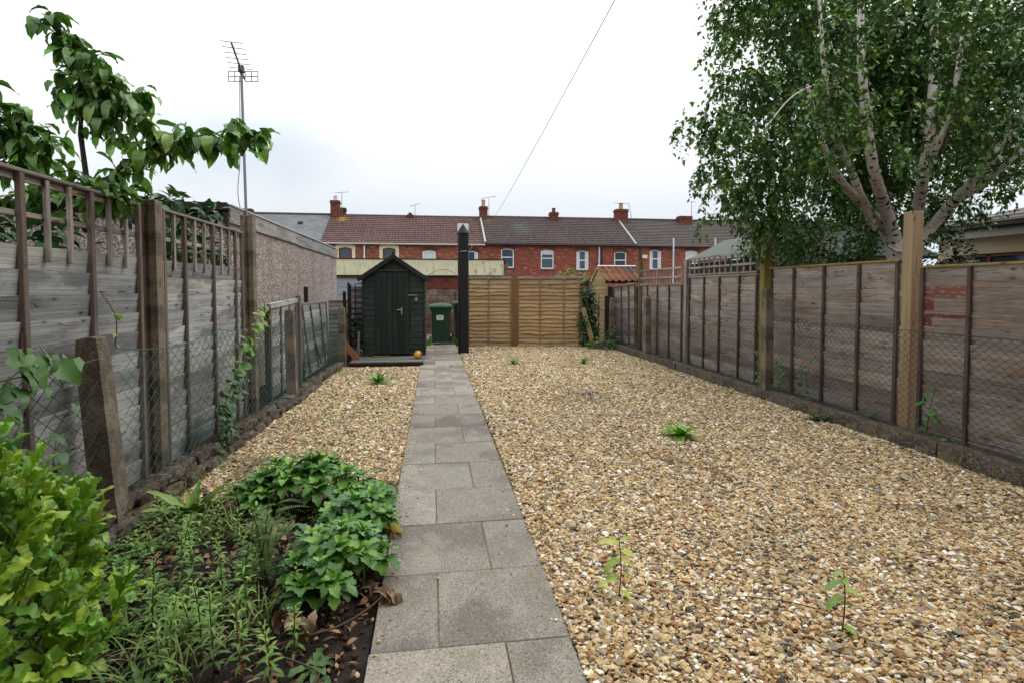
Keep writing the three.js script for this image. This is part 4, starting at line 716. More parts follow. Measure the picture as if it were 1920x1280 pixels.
  part(C.t, 'downpipe', cbox(0.09, 4.2, 0.08, 0.02, 'y'), M.gutterDark, [14.72, 2.4, 0.06]); part(C.t, 'alarm_box', cbox(0.36, 0.26, 0.12, 0.02, 'x'), M.creamTrim, [15.05, 3.86, 0.07]);
  const c1 = chimney(C.t, 14.55, 6.15, -3.7, 0.95, 1.6, 0.7, [[0, 0, 0.5, 0.17, potPale]]); part(c1, 'aerial', mergeGeometries([tube([V(0.75, 0, 0.2), V(0.35, 2.15, 0)], 0.028, 0.02, 5, 2), tube([V(-0.9, 2.17, 0), V(0.4, 2.15, 0)], 0.018, 0.018, 4, 2)]), M.galv, [0.2, -0.1, 0.2]);
  const c2 = chimney(C.t, 19.75, 6.2, -3.6, 1.0, 1.1, 0.7, []); part(c2, 'aerial', yagi(2.0, 0.6, 3), M.galv, [0.6, 0.3, 0]);
}
/* little shed with a clay tile roof in the far right corner */
{
  reseed(89);
  const t = thing('tiled_shed', 'little timber shed with an orange clay pantile roof in the far corner', 'shed', [4.78, 0, 14.85]), L = 1.05, W = 1.4, ev = 1.76, rd = 2.17;
  for (let i = 0; i < 15; i++) { const y0 = 0.08 + i * 0.112; part(t, 'gable_board', plank(W, 0.128, 0.014, { zt: -0.002, zb: 0.012, wb: 0.002, seg: 5 }), pick(M.pale), [0, y0, -W], [0, -Math.PI / 2, 0]); }
  for (let i = 0; i < 4; i++) { const y0 = 1.74 + i * 0.1, y1 = Math.min(rd - 0.01, y0 + 0.11), hw = (y) => Math.max(0.01, (W / 2) * (1 - (y - ev) / (rd - ev))); const s = new THREE.Shape(); s.moveTo(-hw(Math.max(ev, y0)), y0); s.lineTo(hw(Math.max(ev, y0)), y0); s.lineTo(hw(y1), y1); s.lineTo(-hw(y1), y1); const g = new THREE.ExtrudeGeometry(s, { depth: 0.014, bevelEnabled: false }); part(t, 'gable_board', g, pick(M.pale), [-0.006 - i * 0.001, 0, -W / 2], [0, -Math.PI / 2, 0]); }
  part(t, 'corner_post', cbox(0.05, 1.72, 0.05, 0.004, 'y', [0.01, 0.86, 0]), M.pale[0]); part(t, 'front_wall', cbox(L, 1.62, 0.03, 0.004, 'x', [L / 2, 0.81, 0]), M.darkWood);
  part(t, 'wall_batten', cbox(0.03, 1.35, 0.05, 0.004, 'y', [-0.03, 0.72, -0.62]), M.tanBatten[1]);
  const ang = Math.atan2(rd - ev, W / 2), len = 0.86;
  for (const s of [1, -1]) part(t, 'bargeboard', cbox(0.03, 0.07, len, 0.004, 'z', [0, 0, s * len / 2]), M.pale[0], [-0.05, rd + 0.0, -W / 2], [s * ang, 0, 0]);
  const tile = (() => { const pos = [], uv = [], n = 10, q = (a, b, c, d) => { for (const k of [a, b, c, a, c, d]) { pos.push(...k); uv.push(k[0], k[2]); } }; const pr = (i) => { const u = i / n; return [u * 0.2 - 0.1, 0.024 * Math.sin(u * Math.PI * 2 + 0.4)]; }; for (let i = 0; i < n; i++) { const [x0, y0] = pr(i), [x1, y1] = pr(i + 1); q([x0, y0 + 0.014, 0.2], [x1, y1 + 0.014, 0.2], [x1, y1, -0.24], [x0, y0, -0.24]); q([x0, y0, 0.2], [x1, y1, 0.2], [x1, y1 + 0.014, 0.2], [x0, y0 + 0.014, 0.2]); q([x0, y0 - 0.006, -0.24], [x1, y1 - 0.006, -0.24], [x1, y1, 0.2], [x0, y0, 0.2]); } return flat(pos, uv); })();
  const r = part(t, 'roof', cbox(L + 0.08, 0.02, len, 0.004, 'x', [L / 2, 0, len / 2]), M.darkWood, [0, rd, -W / 2], [ang, 0, 0]);
  for (let row = 0; row < 2; row++) for (let c = 0; c < 6; c++) part(r, 'tile', tile, row === 0 && c >= 4 ? M.clayGrey : pick(M.clay), [0.04 + c * 0.188, 0.04 + row * 0.004, 0.25 + row * 0.4 + rr(-0.008, 0.008)], [0.03, 0, rr(-0.01, 0.01)]);
  part(t, 'roof_back', cbox(L + 0.08, 0.03, len, 0.004, 'x', [L / 2, 0, -len / 2]), M.clay[1], [0, rd, -W / 2], [-ang, 0, 0]);
  part(t, 'ridge_cap', cbox(L + 0.1, 0.045, 0.12, 0.015, 'x', [L / 2, rd + 0.05, -W / 2 + 0.01]), M.white);
}
/* cream house and outbuildings past the right fence */
{
  const t = thing('cream_house', 'single storey cream rendered house with a dark gutter behind the white-barked tree', 'house', [10, 0, 9.7]), cr = std({ color: L3(214, 196, 162), bumpMap: bumpFine, bumpScale: 0.004 });
  const s = new THREE.Shape(); s.moveTo(0, 0); s.lineTo(6, 0); s.lineTo(6, 2.5); s.lineTo(0, 2.5); const p = new THREE.Path(); p.moveTo(0.25, 0.9); p.lineTo(0.25, 2.2); p.lineTo(1.75, 2.2); p.lineTo(1.75, 0.9); s.holes.push(p);
  const g = new THREE.ExtrudeGeometry(s, { depth: 0.2, bevelEnabled: false }); g.translate(0, 0, -0.2); part(t, 'wall', g, cr, [0, 0, 0], [0, -Math.PI / 2, 0]); part(t, 'end_wall', boxG(5, 2.5, 0.2, 2.7, 1.25, -0.12), cr);
  const w = part(t, 'window', mergeGeometries([boxG(0.05, 1.3, 0.06, 0.07, 1.55, 0.28), boxG(0.05, 1.3, 0.06, 0.07, 1.55, 0.95), boxG(0.05, 1.3, 0.06, 0.07, 1.55, 1.72), boxG(0.05, 0.06, 1.4, 0.07, 2.17, 1.0)]), M.frameBrown); part(w, 'pane', boxG(0.02, 1.28, 1.44, 0.1, 1.55, 1.0), M.glass);
  part(t, 'fascia', cbox(0.05, 0.16, 6.4, 0.006, 'z', [-0.18, 2.56, 3.0]), M.gutterPale); part(t, 'gutter', cbox(0.1, 0.09, 6.4, 0.03, 'z', [-0.26, 2.67, 3.0]), M.gutterDark); part(t, 'flashing', cbox(0.12, 0.03, 6.4, 0.006, 'z', [0.0, 2.86, 3.0]), M.white);
  part(t, 'roof', boxG(5.4, 0.08, 6.6, 2.6, 0, 3.0), M.roofBrown, [-0.2, 2.72, 0], [0, 0, 0.2]); part(t, 'chimney_cap', cbox(0.35, 0.45, 0.35, 0.02, 'y', [-0.35, 1.9, 0.75]), M.concreteBrown);
  const gr = thing('outbuilding', 'outbuilding with a pale grey-green sheet roof above the far trellis', 'outbuilding', [6.6, 0, 14]);
  for (let i = 0; i < 3; i++) part(gr, 'roof_sheet', cbox(1.35, 0.03, 0.98, 0.006, 'x', [0.675, 0.01 * (i % 2), 0]), std({ color: L3(98, 106, 100), roughness: 0.95, bumpMap: bumpFine, bumpScale: 0.004 }), [0, 2.24, 0.5 + i * 0.97], [0, 0, 0.47]);
  part(gr, 'wall', boxG(0.1, 2.2, 2.8, 0.15, 1.1, 1.45), M.darkWood); part(gr, 'gable', boxG(2.2, 2.2, 0.1, 1.2, 1.1, 0.06), M.darkWood); part(gr, 'gable', boxG(2.2, 2.2, 0.1, 1.2, 1.1, 2.86), M.darkWood); part(gr, 'roof_back', boxG(1.35, 0.03, 2.9, 0.675, 0, 1.45), M.felt, [1.2, 2.85, 0], [0, 0, -0.47]);
  const dk = thing('outbuilding', 'dark roofed outbuilding glimpsed behind the white trunks', 'outbuilding', [9.0, 0, 12.2]);
  part(dk, 'wall', boxG(3.0, 2.3, 2.4, 1.5, 1.15, -1.2), M.darkWood); part(dk, 'roof', boxG(3.4, 0.08, 1.9, 1.5, 0, 0.85), M.felt, [0, 3.1, -1.2], [0.45, 0, 0]); part(dk, 'roof', boxG(3.4, 0.08, 1.9, 1.5, 0, -0.85), M.felt, [0, 3.1, -1.2], [-0.45, 0, 0]);
  // the house whose garden this is, behind the camera: it keeps the sky from the faces that look towards it
  const hm = thing('house_wall', 'brick rear wall of the house that the garden belongs to', 'house', [1.3, 0, -0.65]); hm.userData = { kind: 'structure' };
  part(hm, 'wall', boxG(13, 6, 0.3, 0, 3, 0), M.brick); part(hm, 'roof', boxG(13.4, 0.1, 5, 0, 0, 2.5), M.slate, [0, 5.95, -0.3], [-0.6, 0, 0]);
}
/* overhead cable */
{
  const P = []; for (let i = 0; i <= 24; i++) { const f = i / 24; P.push(V(lerp(1.1, 4.35, f), lerp(3.4, 6.75, f) - 0.35 * 4 * f * (1 - f) * 0.3, -lerp(2.2, 39.5, f))); }
  solo('overhead_cable', 'pale twisted cable running overhead to the terrace roof', 'cable', tube(P, 0.0035, 0.012, 5, 60), M.wireWhite);
  solo('stay_wire', 'thin wire running from the black post up towards the terrace', 'wire', tube([V(0.84, 2.47, -13.35), V(1.1, 2.75, -16), V(1.9, 3.9, -28), V(3.0, 5.0, -37.6)], 0.006, 0.014, 4, 24), M.wireGrey);
  solo('wire_hoop', 'thin wire hoop arching over the green bin', 'wire hoop', tube(Array.from({ length: 17 }, (_, i) => { const a = Math.PI * (i / 16); return V(0.28 - 0.66 * Math.cos(a), 1.35 + 0.78 * Math.sin(a), -16.6); }), 0.007, 0.007, 5, 40), M.wireGrey);
}

/* ================= plants ================= */
const tint = (list, j = 0.15) => { const c = pick(list), k = rr(1 - j, 1 + j); return [lin(c[0]) * k, lin(c[1]) * k * rr(0.95, 1.05), lin(c[2]) * k]; };
const dirOf = (az, el) => V(Math.cos(el) * Math.sin(az), Math.sin(el), Math.cos(el) * Math.cos(az));
// camera-side helper used only to lay out branches: a point of the garden in metres
const W = (x, y, d) => V(x, y, -d);
const LIMIT = 300;
// leaves as parts, those nearest the camera first; the rest joined
function foliage(t, leaves, name, geos, mats, bagMatl, tints, limit = LIMIT) {
  const o = t.position, cam = V(0, 1.56, 0);
  leaves.sort((a, b) => a.p.clone().add(o).distanceTo(cam) / a.s - b.p.clone().add(o).distanceTo(cam) / b.s);
  const bag = new Bag(); let rest = 0;
  leaves.forEach((l, i) => { const m = aim(l.p, l.d, l.r, l.s, l.u); if (i < limit) place(t, name, geos[i % geos.length], mats[l.k !== undefined ? Math.min(mats.length - 1, l.k) : i % mats.length], m); else { bag.add(geos[i % geos.length], m, tint(tints)); rest++; } });
  if (rest) stuffPart(t, 'foliage', bag.geo(), bagMatl);
}

/* bright green shrub, lower left */
{
  reseed(101);
  const t = thing('shrub', 'bright yellow-green shrub with lobed leaves beside the near leaning concrete post', 'shrub', [-1.98, 0, 2.35]);
  const g = [0, 1, 2].map((i) => leaf(0.155, 0.06, 'lobed', 14, 0.32 + i * 0.12, 0.05 + i * 0.25, 0.012, i)), young = [[206, 226, 86], [192, 218, 74], [214, 230, 108]], old = [[160, 202, 74], [142, 188, 66], [116, 166, 60]];
  const mats = leafSet([...young, ...old], { roughness: 0.48, transmission: 0.42 }), leaves = [], stems = new Bag();
  for (let i = 0; i < 300; i++) {
    const f = (i + 0.5) / 300, el = Math.asin(f * 0.98), az = i * 2.39996 + rr(-0.2, 0.2), n = dirOf(az, el), R = rr(0.8, 1.02) * (1 + 0.1 * n3(n.x * 3, n.y * 3, n.z * 3, 2));
    const p = V(n.x * 0.62 * R, n.y * 1.06 * R - 0.02, n.z * 0.72 * R); if (p.x < -0.42 || p.y < 0.06) continue; if (n.z < -0.55 && n.y < 0.5) continue;
    const d = n.clone().multiplyScalar(0.55).add(V(rr(-0.2, 0.2), 1, rr(-0.2, 0.2))).normalize(), s0 = rr(0.6, 1.15), N = 10;
    stems.add(tube([p.clone().addScaledVector(d, -0.3).multiplyScalar(0.94), p.clone().addScaledVector(d, -0.1), p.clone().addScaledVector(d, 0.06)], 0.005, 0.003, 4, 4));
    for (let k = 0; k < N; k++) {
      const u = k / (N - 1), a = k * 2.4 + rr(-0.3, 0.3), side = V(Math.cos(a), 0, Math.sin(a)); side.addScaledVector(d, -side.dot(d)).normalize();
      const open = lerp(1.0, 0.16, u) + rr(-0.12, 0.12), ld = side.multiplyScalar(Math.sin(open)).addScaledVector(d, Math.cos(open));
      leaves.push({ p: p.clone().addScaledVector(d, lerp(-0.16, 0.05, u)), d: ld, u: d, r: rr(-0.3, 0.3), s: s0 * lerp(1.05, 0.55, u * u), k: u > 0.55 ? Math.floor(rr(0, 3)) : Math.floor(rr(2, 6)) });
    }
  }
  foliage(t, leaves, 'leaf', g, mats, bagMat({ roughness: 0.48, transmission: 0.42 }), [...young, ...old, ...old]);
  part(t, 'stem', stems.geo(), M.stemGreen);
  const core = new Bag(); for (let i = 0; i < 9; i++) core.add(tube([V(rr(-0.15, 0.15), -0.05, rr(-0.15, 0.15)), V(rr(-0.3, 0.3), 0.35, rr(-0.3, 0.3)), V(rr(-0.5, 0.5), 0.75, rr(-0.5, 0.5))], 0.014, 0.006, 5, 6)); part(t, 'branch', core.geo(), M.twig);
}
/* rosettes on short stems: the dark leafy ground cover beside the path */
function clump(label, pos, spots, len, tints, mats) {
  const t = thing('leafy_perennial', label, 'plant', pos, 0, undefined), g = [0, 1, 2].map((i) => leaf(len, len * 0.46, 'rough', 12, 0.18 + i * 0.1, 0.3 + i * 0.3, 0.014, i + 5)), leaves = [], stems = new Bag(), dead = [];
  for (const [x, z, h, s] of spots) {
    const top = V(x + rr(-0.02, 0.02), h, z + rr(-0.02, 0.02)), d = V(rr(-0.25, 0.25) + x * 0.25, 1, rr(-0.25, 0.25) + z * 0.2).normalize(); stems.add(tube([V(x * 0.8, -0.05, z * 0.8), V(x, h * 0.5, z), top], 0.006, 0.005, 5, 4));
    for (let ring = 0; ring < 3; ring++) { const n = [8, 7, 4][ring]; for (let k = 0; k < n; k++) { const a = (k / n) * 6.283 + ring * 0.4 + rr(-0.2, 0.2), side = V(Math.cos(a), 0, Math.sin(a)); side.addScaledVector(d, -side.dot(d)).normalize(); const open = [1.45, 1.05, 0.45][ring] + rr(-0.15, 0.15); leaves.push({ p: top.clone().addScaledVector(d, [-0.03, 0, 0.012][ring]), d: side.clone().multiplyScalar(Math.sin(open)).addScaledVector(d, Math.cos(open)), u: d, r: rr(-0.25, 0.25), s: s * [1.05, 0.9, 0.55][ring] * rr(0.85, 1.1), k: ring === 2 ? Math.floor(rr(0, 2)) : Math.floor(rr(1, mats.length)) }); } }
  }
  foliage(t, leaves, 'leaf', g, mats, M.leafBag, tints); part(t, 'stem', stems.geo(), M.stemGreen); return t;
}
{
  reseed(103);
  const tn = [[122, 174, 70], [102, 154, 62], [86, 136, 60], [72, 118, 56], [130, 180, 76]], mats = leafSet([[156, 202, 84], [136, 186, 74], [112, 164, 68], [92, 144, 62], [78, 128, 58]], { roughness: 0.42 });
  const spread = (n, rx, rz, h0, h1, s0 = 0.8, s1 = 1.1) => Array.from({ length: n }, (_, i) => { const a = i * 2.4, r = Math.sqrt((i + 0.5) / n); return [Math.cos(a) * r * rx, Math.sin(a) * r * rz, lerp(h1, h0, r * r) + rr(-0.03, 0.03), rr(s0, s1)]; });
  clump('large rosette clump at the back of the flower bed, next to the gravel', [-0.92, 0, 4.05], spread(17, 0.42, 0.27, 0.16, 0.33), 0.145, tn, mats);
  clump('leafy clump overhanging the path edge halfway along the bed', [-0.46, 0, 3.62], spread(12, 0.19, 0.34, 0.11, 0.24), 0.125, tn, mats);
  clump('dense leafy clump at the path side, nearest the camera', [-0.52, 0, 2.92], spread(16, 0.23, 0.34, 0.11, 0.29), 0.128, tn, mats);
  clump('small leafy tuft at the left end of the rosette clumps', [-1.22, 0, 4.0], spread(5, 0.16, 0.12, 0.12, 0.24), 0.1, tn, mats);
  // withered yellow and brown leaves under them
  const wm = leafSet([[168, 138, 114], [138, 108, 86], [188, 160, 132], [192, 166, 70], [118, 92, 76]], { roughness: 0.9, transmission: 0.1 }), wg = [leaf(0.12, 0.045, 'rough', 8, 0.5, 1.3, 0.02, 3), leaf(0.11, 0.05, 'ovate', 6, -0.4, 1.0, 0.02, 5), leaf(0.13, 0.04, 'obovate', 7, 0.7, 1.7, 0.015, 8)];
  const wither = (label, x, d, n, h, flatness, cols, r = 0.02) => { const t = thing('withered_rosette', label, 'dead leaves', [x, 0, d]); for (let k = 0; k < n; k++) { const a = k * 2.4 + rr(-0.3, 0.3), el = rr(flatness - 0.35, flatness + 0.3); place(t, 'leaf', pick(wg), wm[pick(cols)], aim(V(Math.cos(a) * r * rr(0.5, 3), h + rr(-0.02, 0.03), Math.sin(a) * r * rr(0.5, 3)), dirOf(a, el), rr(-0.8, 0.8), rr(0.75, 1.2))); } };
  wither('withered brown rosette in front of the near leafy clump', -0.62, 2.5, 16, 0.1, -0.25, [0, 1, 2, 2, 4], 0.03);
  wither('brown withered leaves below the back of the rosette clump', -1.02, 3.55, 22, 0.1, -0.1, [0, 1, 2, 4], 0.05);
  wither('yellowing leaves spilling onto the path edge', -0.3, 3.5, 12, 0.06, -0.1, [3, 3, 0, 2], 0.03);
  wither('shrivelled brown leaves lying on the slab edge', -0.28, 2.78, 9, 0.05, -0.2, [0, 1, 4], 0.025);
  wither('dark brown leaves hanging under the middle of the bed', -0.78, 3.15, 20, 0.1, -0.2, [1, 4, 0], 0.05);
}
/* narrow-leaved weeds, dock, seedlings, tufts */
function stemWeed(h, n, len, wid, lean, mats, stemMat, shape = 'lance', droop = 0.7) {
  const t = new THREE.Group(), g = [leaf(len, wid, shape, 6, 0.25, droop, 0.003, 2), leaf(len * 0.9, wid * 1.1, shape, 6, 0.3, droop * 1.4, 0.003, 3)], top = V(lean * h, h, lean * h * 0.4 * rr(-1, 1)), mid = V(lean * h * 0.35, h * 0.5, 0);
  const c = new THREE.CatmullRomCurve3([V(0, -0.03, 0), mid, top]); part(t, 'stem', tube(c.points, 0.0045, 0.0022, 5, 8), stemMat);
  for (let k = 0; k < n; k++) { const u = 0.14 + (0.86 * k) / n, a = k * 2.4, el = lerp(0.1, 1.1, u * u) + rr(-0.15, 0.15); place(t, 'leaf', pick(g), mats[Math.min(mats.length - 1, Math.floor(lerp(mats.length, 0, u) + rr(-0.4, 0.4)))] ?? mats[0], aim(c.getPointAt(u), dirOf(a, el), rr(-0.2, 0.2), lerp(1.05, 0.5, Math.abs(u - 0.4) * 1.4) * rr(0.8, 1.1))); }
  return t;
}
function named(t, name, label, category, [x, y, d], turn = 0, group) { t.name = numbered(name); t.userData = { label, category }; if (group) t.userData.group = group; t.position.set(x, y, -d); t.rotation.y = turn; scene.add(t); return t; }
{
  reseed(107);
  const wm = leafSet([[168, 202, 92], [142, 182, 80], [118, 158, 70], [98, 134, 62]], { roughness: 0.55 });
  const protos = [stemWeed(0.34, 30, 0.085, 0.017, 0.08, wm, M.stemGreen), stemWeed(0.26, 26, 0.07, 0.014, -0.12, wm, M.stemRed), stemWeed(0.42, 34, 0.095, 0.019, 0.14, wm, M.stemGreen), stemWeed(0.18, 22, 0.06, 0.012, 0.05, wm, M.stemGreen)], more = [stemWeed(0.3, 24, 0.1, 0.015, 0.2, wm, M.stemGreen, 'lance', 1.1), stemWeed(0.24, 20, 0.08, 0.018, -0.2, wm, M.stemRed, 'lance', 0.3), stemWeed(0.46, 30, 0.08, 0.016, 0.3, wm, M.stemGreen, 'lance', 1.0), stemWeed(0.14, 16, 0.07, 0.016, -0.1, wm, M.stemGreen, 'ovate', 0.5)];
  const spots = [[-0.98, 2.42, 2], [-0.86, 2.62, 0], [-1.08, 2.58, 0], [-0.78, 2.3, 1], [-1.2, 2.78, 2], [-0.92, 2.86, 1], [-1.02, 3.05, 2], [-0.72, 2.72, 0], [-1.3, 3.0, 0], [-1.18, 3.22, 1], [-0.84, 2.46, 3], [-0.66, 2.26, 1], [-1.44, 3.3, 0], [-1.28, 3.42, 3], [-1.56, 3.46, 0], [-1.38, 3.6, 1], [-1.64, 3.3, 3], [-1.12, 3.36, 3], [-1.5, 3.12, 1], [-1.0, 2.72, 3], [-1.16, 2.5, 0], [-0.9, 2.34, 0], [-1.1, 2.32, 3], [-1.06, 2.86, 0], [-1.34, 3.2, 3], [-1.7, 3.52, 3], [-1.22, 3.56, 3], [-1.46, 3.48, 3], [-0.75, 2.48, 3], [-1.6, 3.65, 3], [-0.6, 2.4, 3], [-1.26, 2.62, 1]];
  const rows = ['nearest', 'second', 'third', 'fourth', 'farthest'], ord = ['first', 'second', 'third', 'fourth', 'fifth', 'sixth', 'seventh', 'eighth', 'ninth', 'tenth'], what = ['green-stemmed', 'red-stemmed', 'tall', 'short'];
  const sorted = [...spots].sort((a, b) => a[1] - b[1]);
  for (let r = 0; r < 5; r++) sorted.slice(Math.round((r * sorted.length) / 5), Math.round(((r + 1) * sorted.length) / 5)).sort((a, b) => a[0] - b[0]).forEach(([x, d, k], i) => { const o = (rnd() < 0.5 ? protos : more)[k].clone(), s = rr(0.75, 1.2); named(o, 'willowherb_weed', `${what[k]} narrow-leaved weed, ${ord[i]} from the fence side in the ${rows[r]} row`, 'weed', [x, -0.01, d], rr(0, 6.28), 'narrow-leaved weeds in the flower bed'); o.scale.set(s, s, s); o.rotation.x = rr(-0.18, 0.18); o.rotation.z = rr(-0.18, 0.18); });
  // tall feathery yarrow in the middle of the bed
  const y = thing('yarrow', 'taller feathery green weed among the brown leaves of the bed', 'weed', [-0.9, 0, 3.0]), fg = leaf(0.035, 0.008, 'lance', 3, 0.2, 0.4), bag = new Bag();
  for (let s = 0; s < 6; s++) { const top = V(rr(-0.18, 0.2), rr(0.3, 0.52), rr(-0.15, 0.15)), c = new THREE.CatmullRomCurve3([V(rr(-0.04, 0.04), -0.02, rr(-0.04, 0.04)), V(top.x * 0.3, top.y * 0.55, top.z * 0.3), top]); part(y, 'stem', tube(c.points, 0.0055, 0.003, 5, 8), M.stemGreen);
    for (let k = 0; k < 8; k++) { const u = 0.15 + k * 0.1, p = c.getPointAt(u), a = rr(0, 6.28), d = dirOf(a, rr(0.0, 0.6)), L = rr(0.1, 0.2); for (let j = 0; j < 16; j++) { const q = p.clone().addScaledVector(d, (L * j) / 16).add(V(0, -0.06 * (j / 16) ** 2, 0)); for (const e of [-1, 1]) { const sd = V(d.z * e, 0.3, -d.x * e).addScaledVector(d, 0.6); bag.add(fg, aim(q, sd, 0, lerp(1, 0.4, j / 16)), tint([[86, 122, 58], [104, 140, 66]])); } } } }
  stuffPart(y, 'feathery_leaves', bag.geo(), M.leafBagDull);
  // dock by the left edging
  const rosette = (name, label, category, pos, n, len, wid, el0, el1, list, shape = 'lance', group) => { const t = thing(name, label, category, pos, rr(0, 6), group), m = leafSet(list), g = [leaf(len, wid, shape, 10, 0.3, 0.6, 0.01, 2), leaf(len * 0.85, wid * 1.1, shape, 10, 0.35, 0.9, 0.012, 4)]; for (let k = 0; k < n; k++) { const a = k * 2.4 + rr(-0.25, 0.25); place(t, 'leaf', pick(g), pick(m), aim(V(Math.cos(a) * len * 0.06, 0, Math.sin(a) * len * 0.06), dirOf(a, lerp(el0, el1, k / n) + rr(-0.1, 0.1)), rr(-0.2, 0.2), rr(0.75, 1.1))); } return t; };
  rosette('dock_weed', 'upright dock with long green leaves by the left stone edging', 'weed', [-1.62, -0.01, 3.92], 13, 0.36, 0.075, 0.6, 1.45, [[126, 156, 50], [146, 172, 60], [106, 138, 50]]);
  rosette('dandelion_weed', 'bright green leafy weed alone in the open gravel on the right', 'weed', [2.56, 0, 5.42], 32, 0.25, 0.06, 0.3, 1.25, [[142, 196, 44], [120, 180, 44], [160, 206, 62]]);
  rosette('dandelion_weed', 'green tuft in the gravel strip between the netting and the path', 'weed', [-0.91, 0, 9.25], 26, 0.27, 0.05, 0.4, 1.3, [[112, 172, 56], [134, 188, 66]]);
  rosette('dandelion_weed', 'small pale green tuft in the far gravel, closer to the black post', 'weed', [1.64, 0, 11.3], 20, 0.22, 0.05, 0.4, 1.3, [[150, 190, 70], [130, 174, 60]]);
  rosette('dandelion_weed', 'small faded green tuft in the far gravel, closer to the tiled shed', 'weed', [3.1, 0, 11.1], 20, 0.26, 0.035, 0.5, 1.4, [[150, 174, 94], [130, 160, 80]]);
  rosette('broad_leaf_weed', 'single broad bright leaf at the bottom edge of the bed beside the path', 'weed', [-0.42, 0.0, 2.14], 3, 0.22, 0.075, 0.1, 0.4, [[92, 146, 60], [76, 126, 54]], 'ovate');
  rosette('ragwort_weed', 'spiky green rosette in the bare soil in front of the bright shrub', 'weed', [-1.12, 0.0, 2.22], 16, 0.15, 0.026, 0.3, 1.2, [[112, 152, 66], [92, 134, 58]]);
  rosette('ragwort_weed', 'low jagged green weed on the soil right below the brown rosette', 'weed', [-0.5, 0.0, 2.3], 10, 0.13, 0.04, -0.05, 0.35, [[84, 122, 58], [98, 136, 64]], 'lobed');
  rosette('kerb_weed', 'dark green tuft growing out of the kerb below the plain panel', 'weed', [4.52, 0.0, 5.9], 18, 0.17, 0.04, 0.1, 0.9, [[66, 100, 44], [82, 118, 50]], 'lobed');
  rosette('kerb_weed', 'bright leaves on the kerb under the red-painted panel', 'weed', [4.78, 0.1, 4.55], 10, 0.14, 0.055, 0.1, 0.7, [[126, 176, 56], [104, 156, 52]], 'ovate');
  rosette('kerb_weed', 'green weed at the foot of the fresh tan post', 'weed', [4.82, 0.1, 5.55], 10, 0.14, 0.05, 0.2, 0.9, [[92, 140, 56], [76, 118, 50]], 'ovate');
  // cherry seedlings
  const sd = (label, x, d, hts, list) => { const t = thing('tree_seedling', label, 'seedling', [x, 0, d]), m = leafSet(list, { roughness: 0.5, transmission: 0.4 }), g = leaf(0.125, 0.06, 'ovate', 10, 0.22, 0.6, 0.008, 3), h = hts[hts.length - 1][0] + 0.02; part(t, 'stem', tube([V(0, -0.02, 0), V(0.012, h * 0.5, 0), V(-0.006, h, 0.01)], 0.0042, 0.0025, 5, 8), M.stemRed); hts.forEach(([y, az, el, s], i) => place(t, 'leaf', g, m[i % m.length], aim(V(0.005, y, 0), dirOf(az, el), rr(-0.2, 0.2), s))); };
  sd('seedling with yellow-green leaves in the near gravel, closer to the path', 0.92, 2.62, [[0.04, 0.5, 0, 0.7], [0.08, -1.6, 0.1, 1.1], [0.1, -1.0, 0.5, 0.9], [0.12, 1.2, 0.1, 0.6], [0.19, 1.5, -0.35, 0.95], [0.2, -1.3, -0.3, 1.0], [0.24, 0.7, 0.2, 0.7], [0.27, -1.8, 0.35, 1.0], [0.3, 0.9, 0.5, 0.5]], [[226, 232, 84], [208, 220, 76], [176, 204, 70]]);
  sd('seedling with a bare red stem in the near gravel, farther from the path', 1.83, 2.2, [[0.02, 1.1, 0.1, 0.6], [0.03, 0.3, 0.1, 0.6], [0.13, 1.3, 0.1, 0.5], [0.165, -1.5, -0.2, 0.85], [0.19, 1.6, -0.1, 1.0], [0.23, -1.5, 0.1, 0.9], [0.25, -0.6, 0.4, 0.6], [0.27, -1.3, 0.4, 0.6]], [[150, 192, 72], [170, 198, 78], [134, 176, 66]]);
  // thin green speckle of seedlings in the left gravel
  const sp = new Bag(), sg = leaf(0.04, 0.014, 'ovate', 3, 0.2, 0.5); const blot = [[-1.5, 4.7, 0.25], [-1.1, 5.6, 0.4], [-1.35, 6.6, 0.4], [-0.8, 7.4, 0.35], [-1.5, 7.9, 0.3], [-0.6, 8.4, 0.3], [-1.0, 10.1, 0.5], [-1.6, 10.6, 0.3], [-1.6, 5.1, 0.25], [2.2, 8.6, 0.3], [3.2, 9.8, 0.3]];
  for (const [x, d, r] of blot) for (let i = 0; i < 90 * r / 0.3; i++) { const a = rr(0, 6.28), q = Math.sqrt(rnd()) * r; sp.add(sg, aim(V(x + Math.cos(a) * q, rr(0, 0.012), -d - Math.sin(a) * q), dirOf(rr(0, 6.28), rr(0, 0.9)), 0, rr(0.6, 1.3)), tint([[126, 146, 64], [150, 160, 84], [104, 132, 56]])); }
  stuff('seedlings', sp.geo(), M.leafBagDull, 'sparse tiny green seedlings scattered through the gravel');
  // litter on the soil: dry leaf bits, crumbs of earth
  const lb = new Bag(), lg = [leaf(0.05, 0.024, 'ovate', 3, 0.5, 1.2), leaf(0.06, 0.018, 'lance', 3, -0.5, 1.0)], cr = rough(1, 0.8, 0.9, 0.1, [2, 2, 2], 2, 5, 0.3);
  for (let i = 0; i < 1300; i++) { const x = rr(-1.9, -0.32), d = rr(2.0, 4.3); lb.add(pick(lg), aim(V(x, rr(0, 0.02), -d), dirOf(rr(0, 6.28), rr(-0.2, 0.4)), rr(-1, 1), rr(0.5, 1.3)), tint([[136, 104, 76], [110, 82, 62], [160, 132, 100], [84, 66, 52]], 0.25)); }
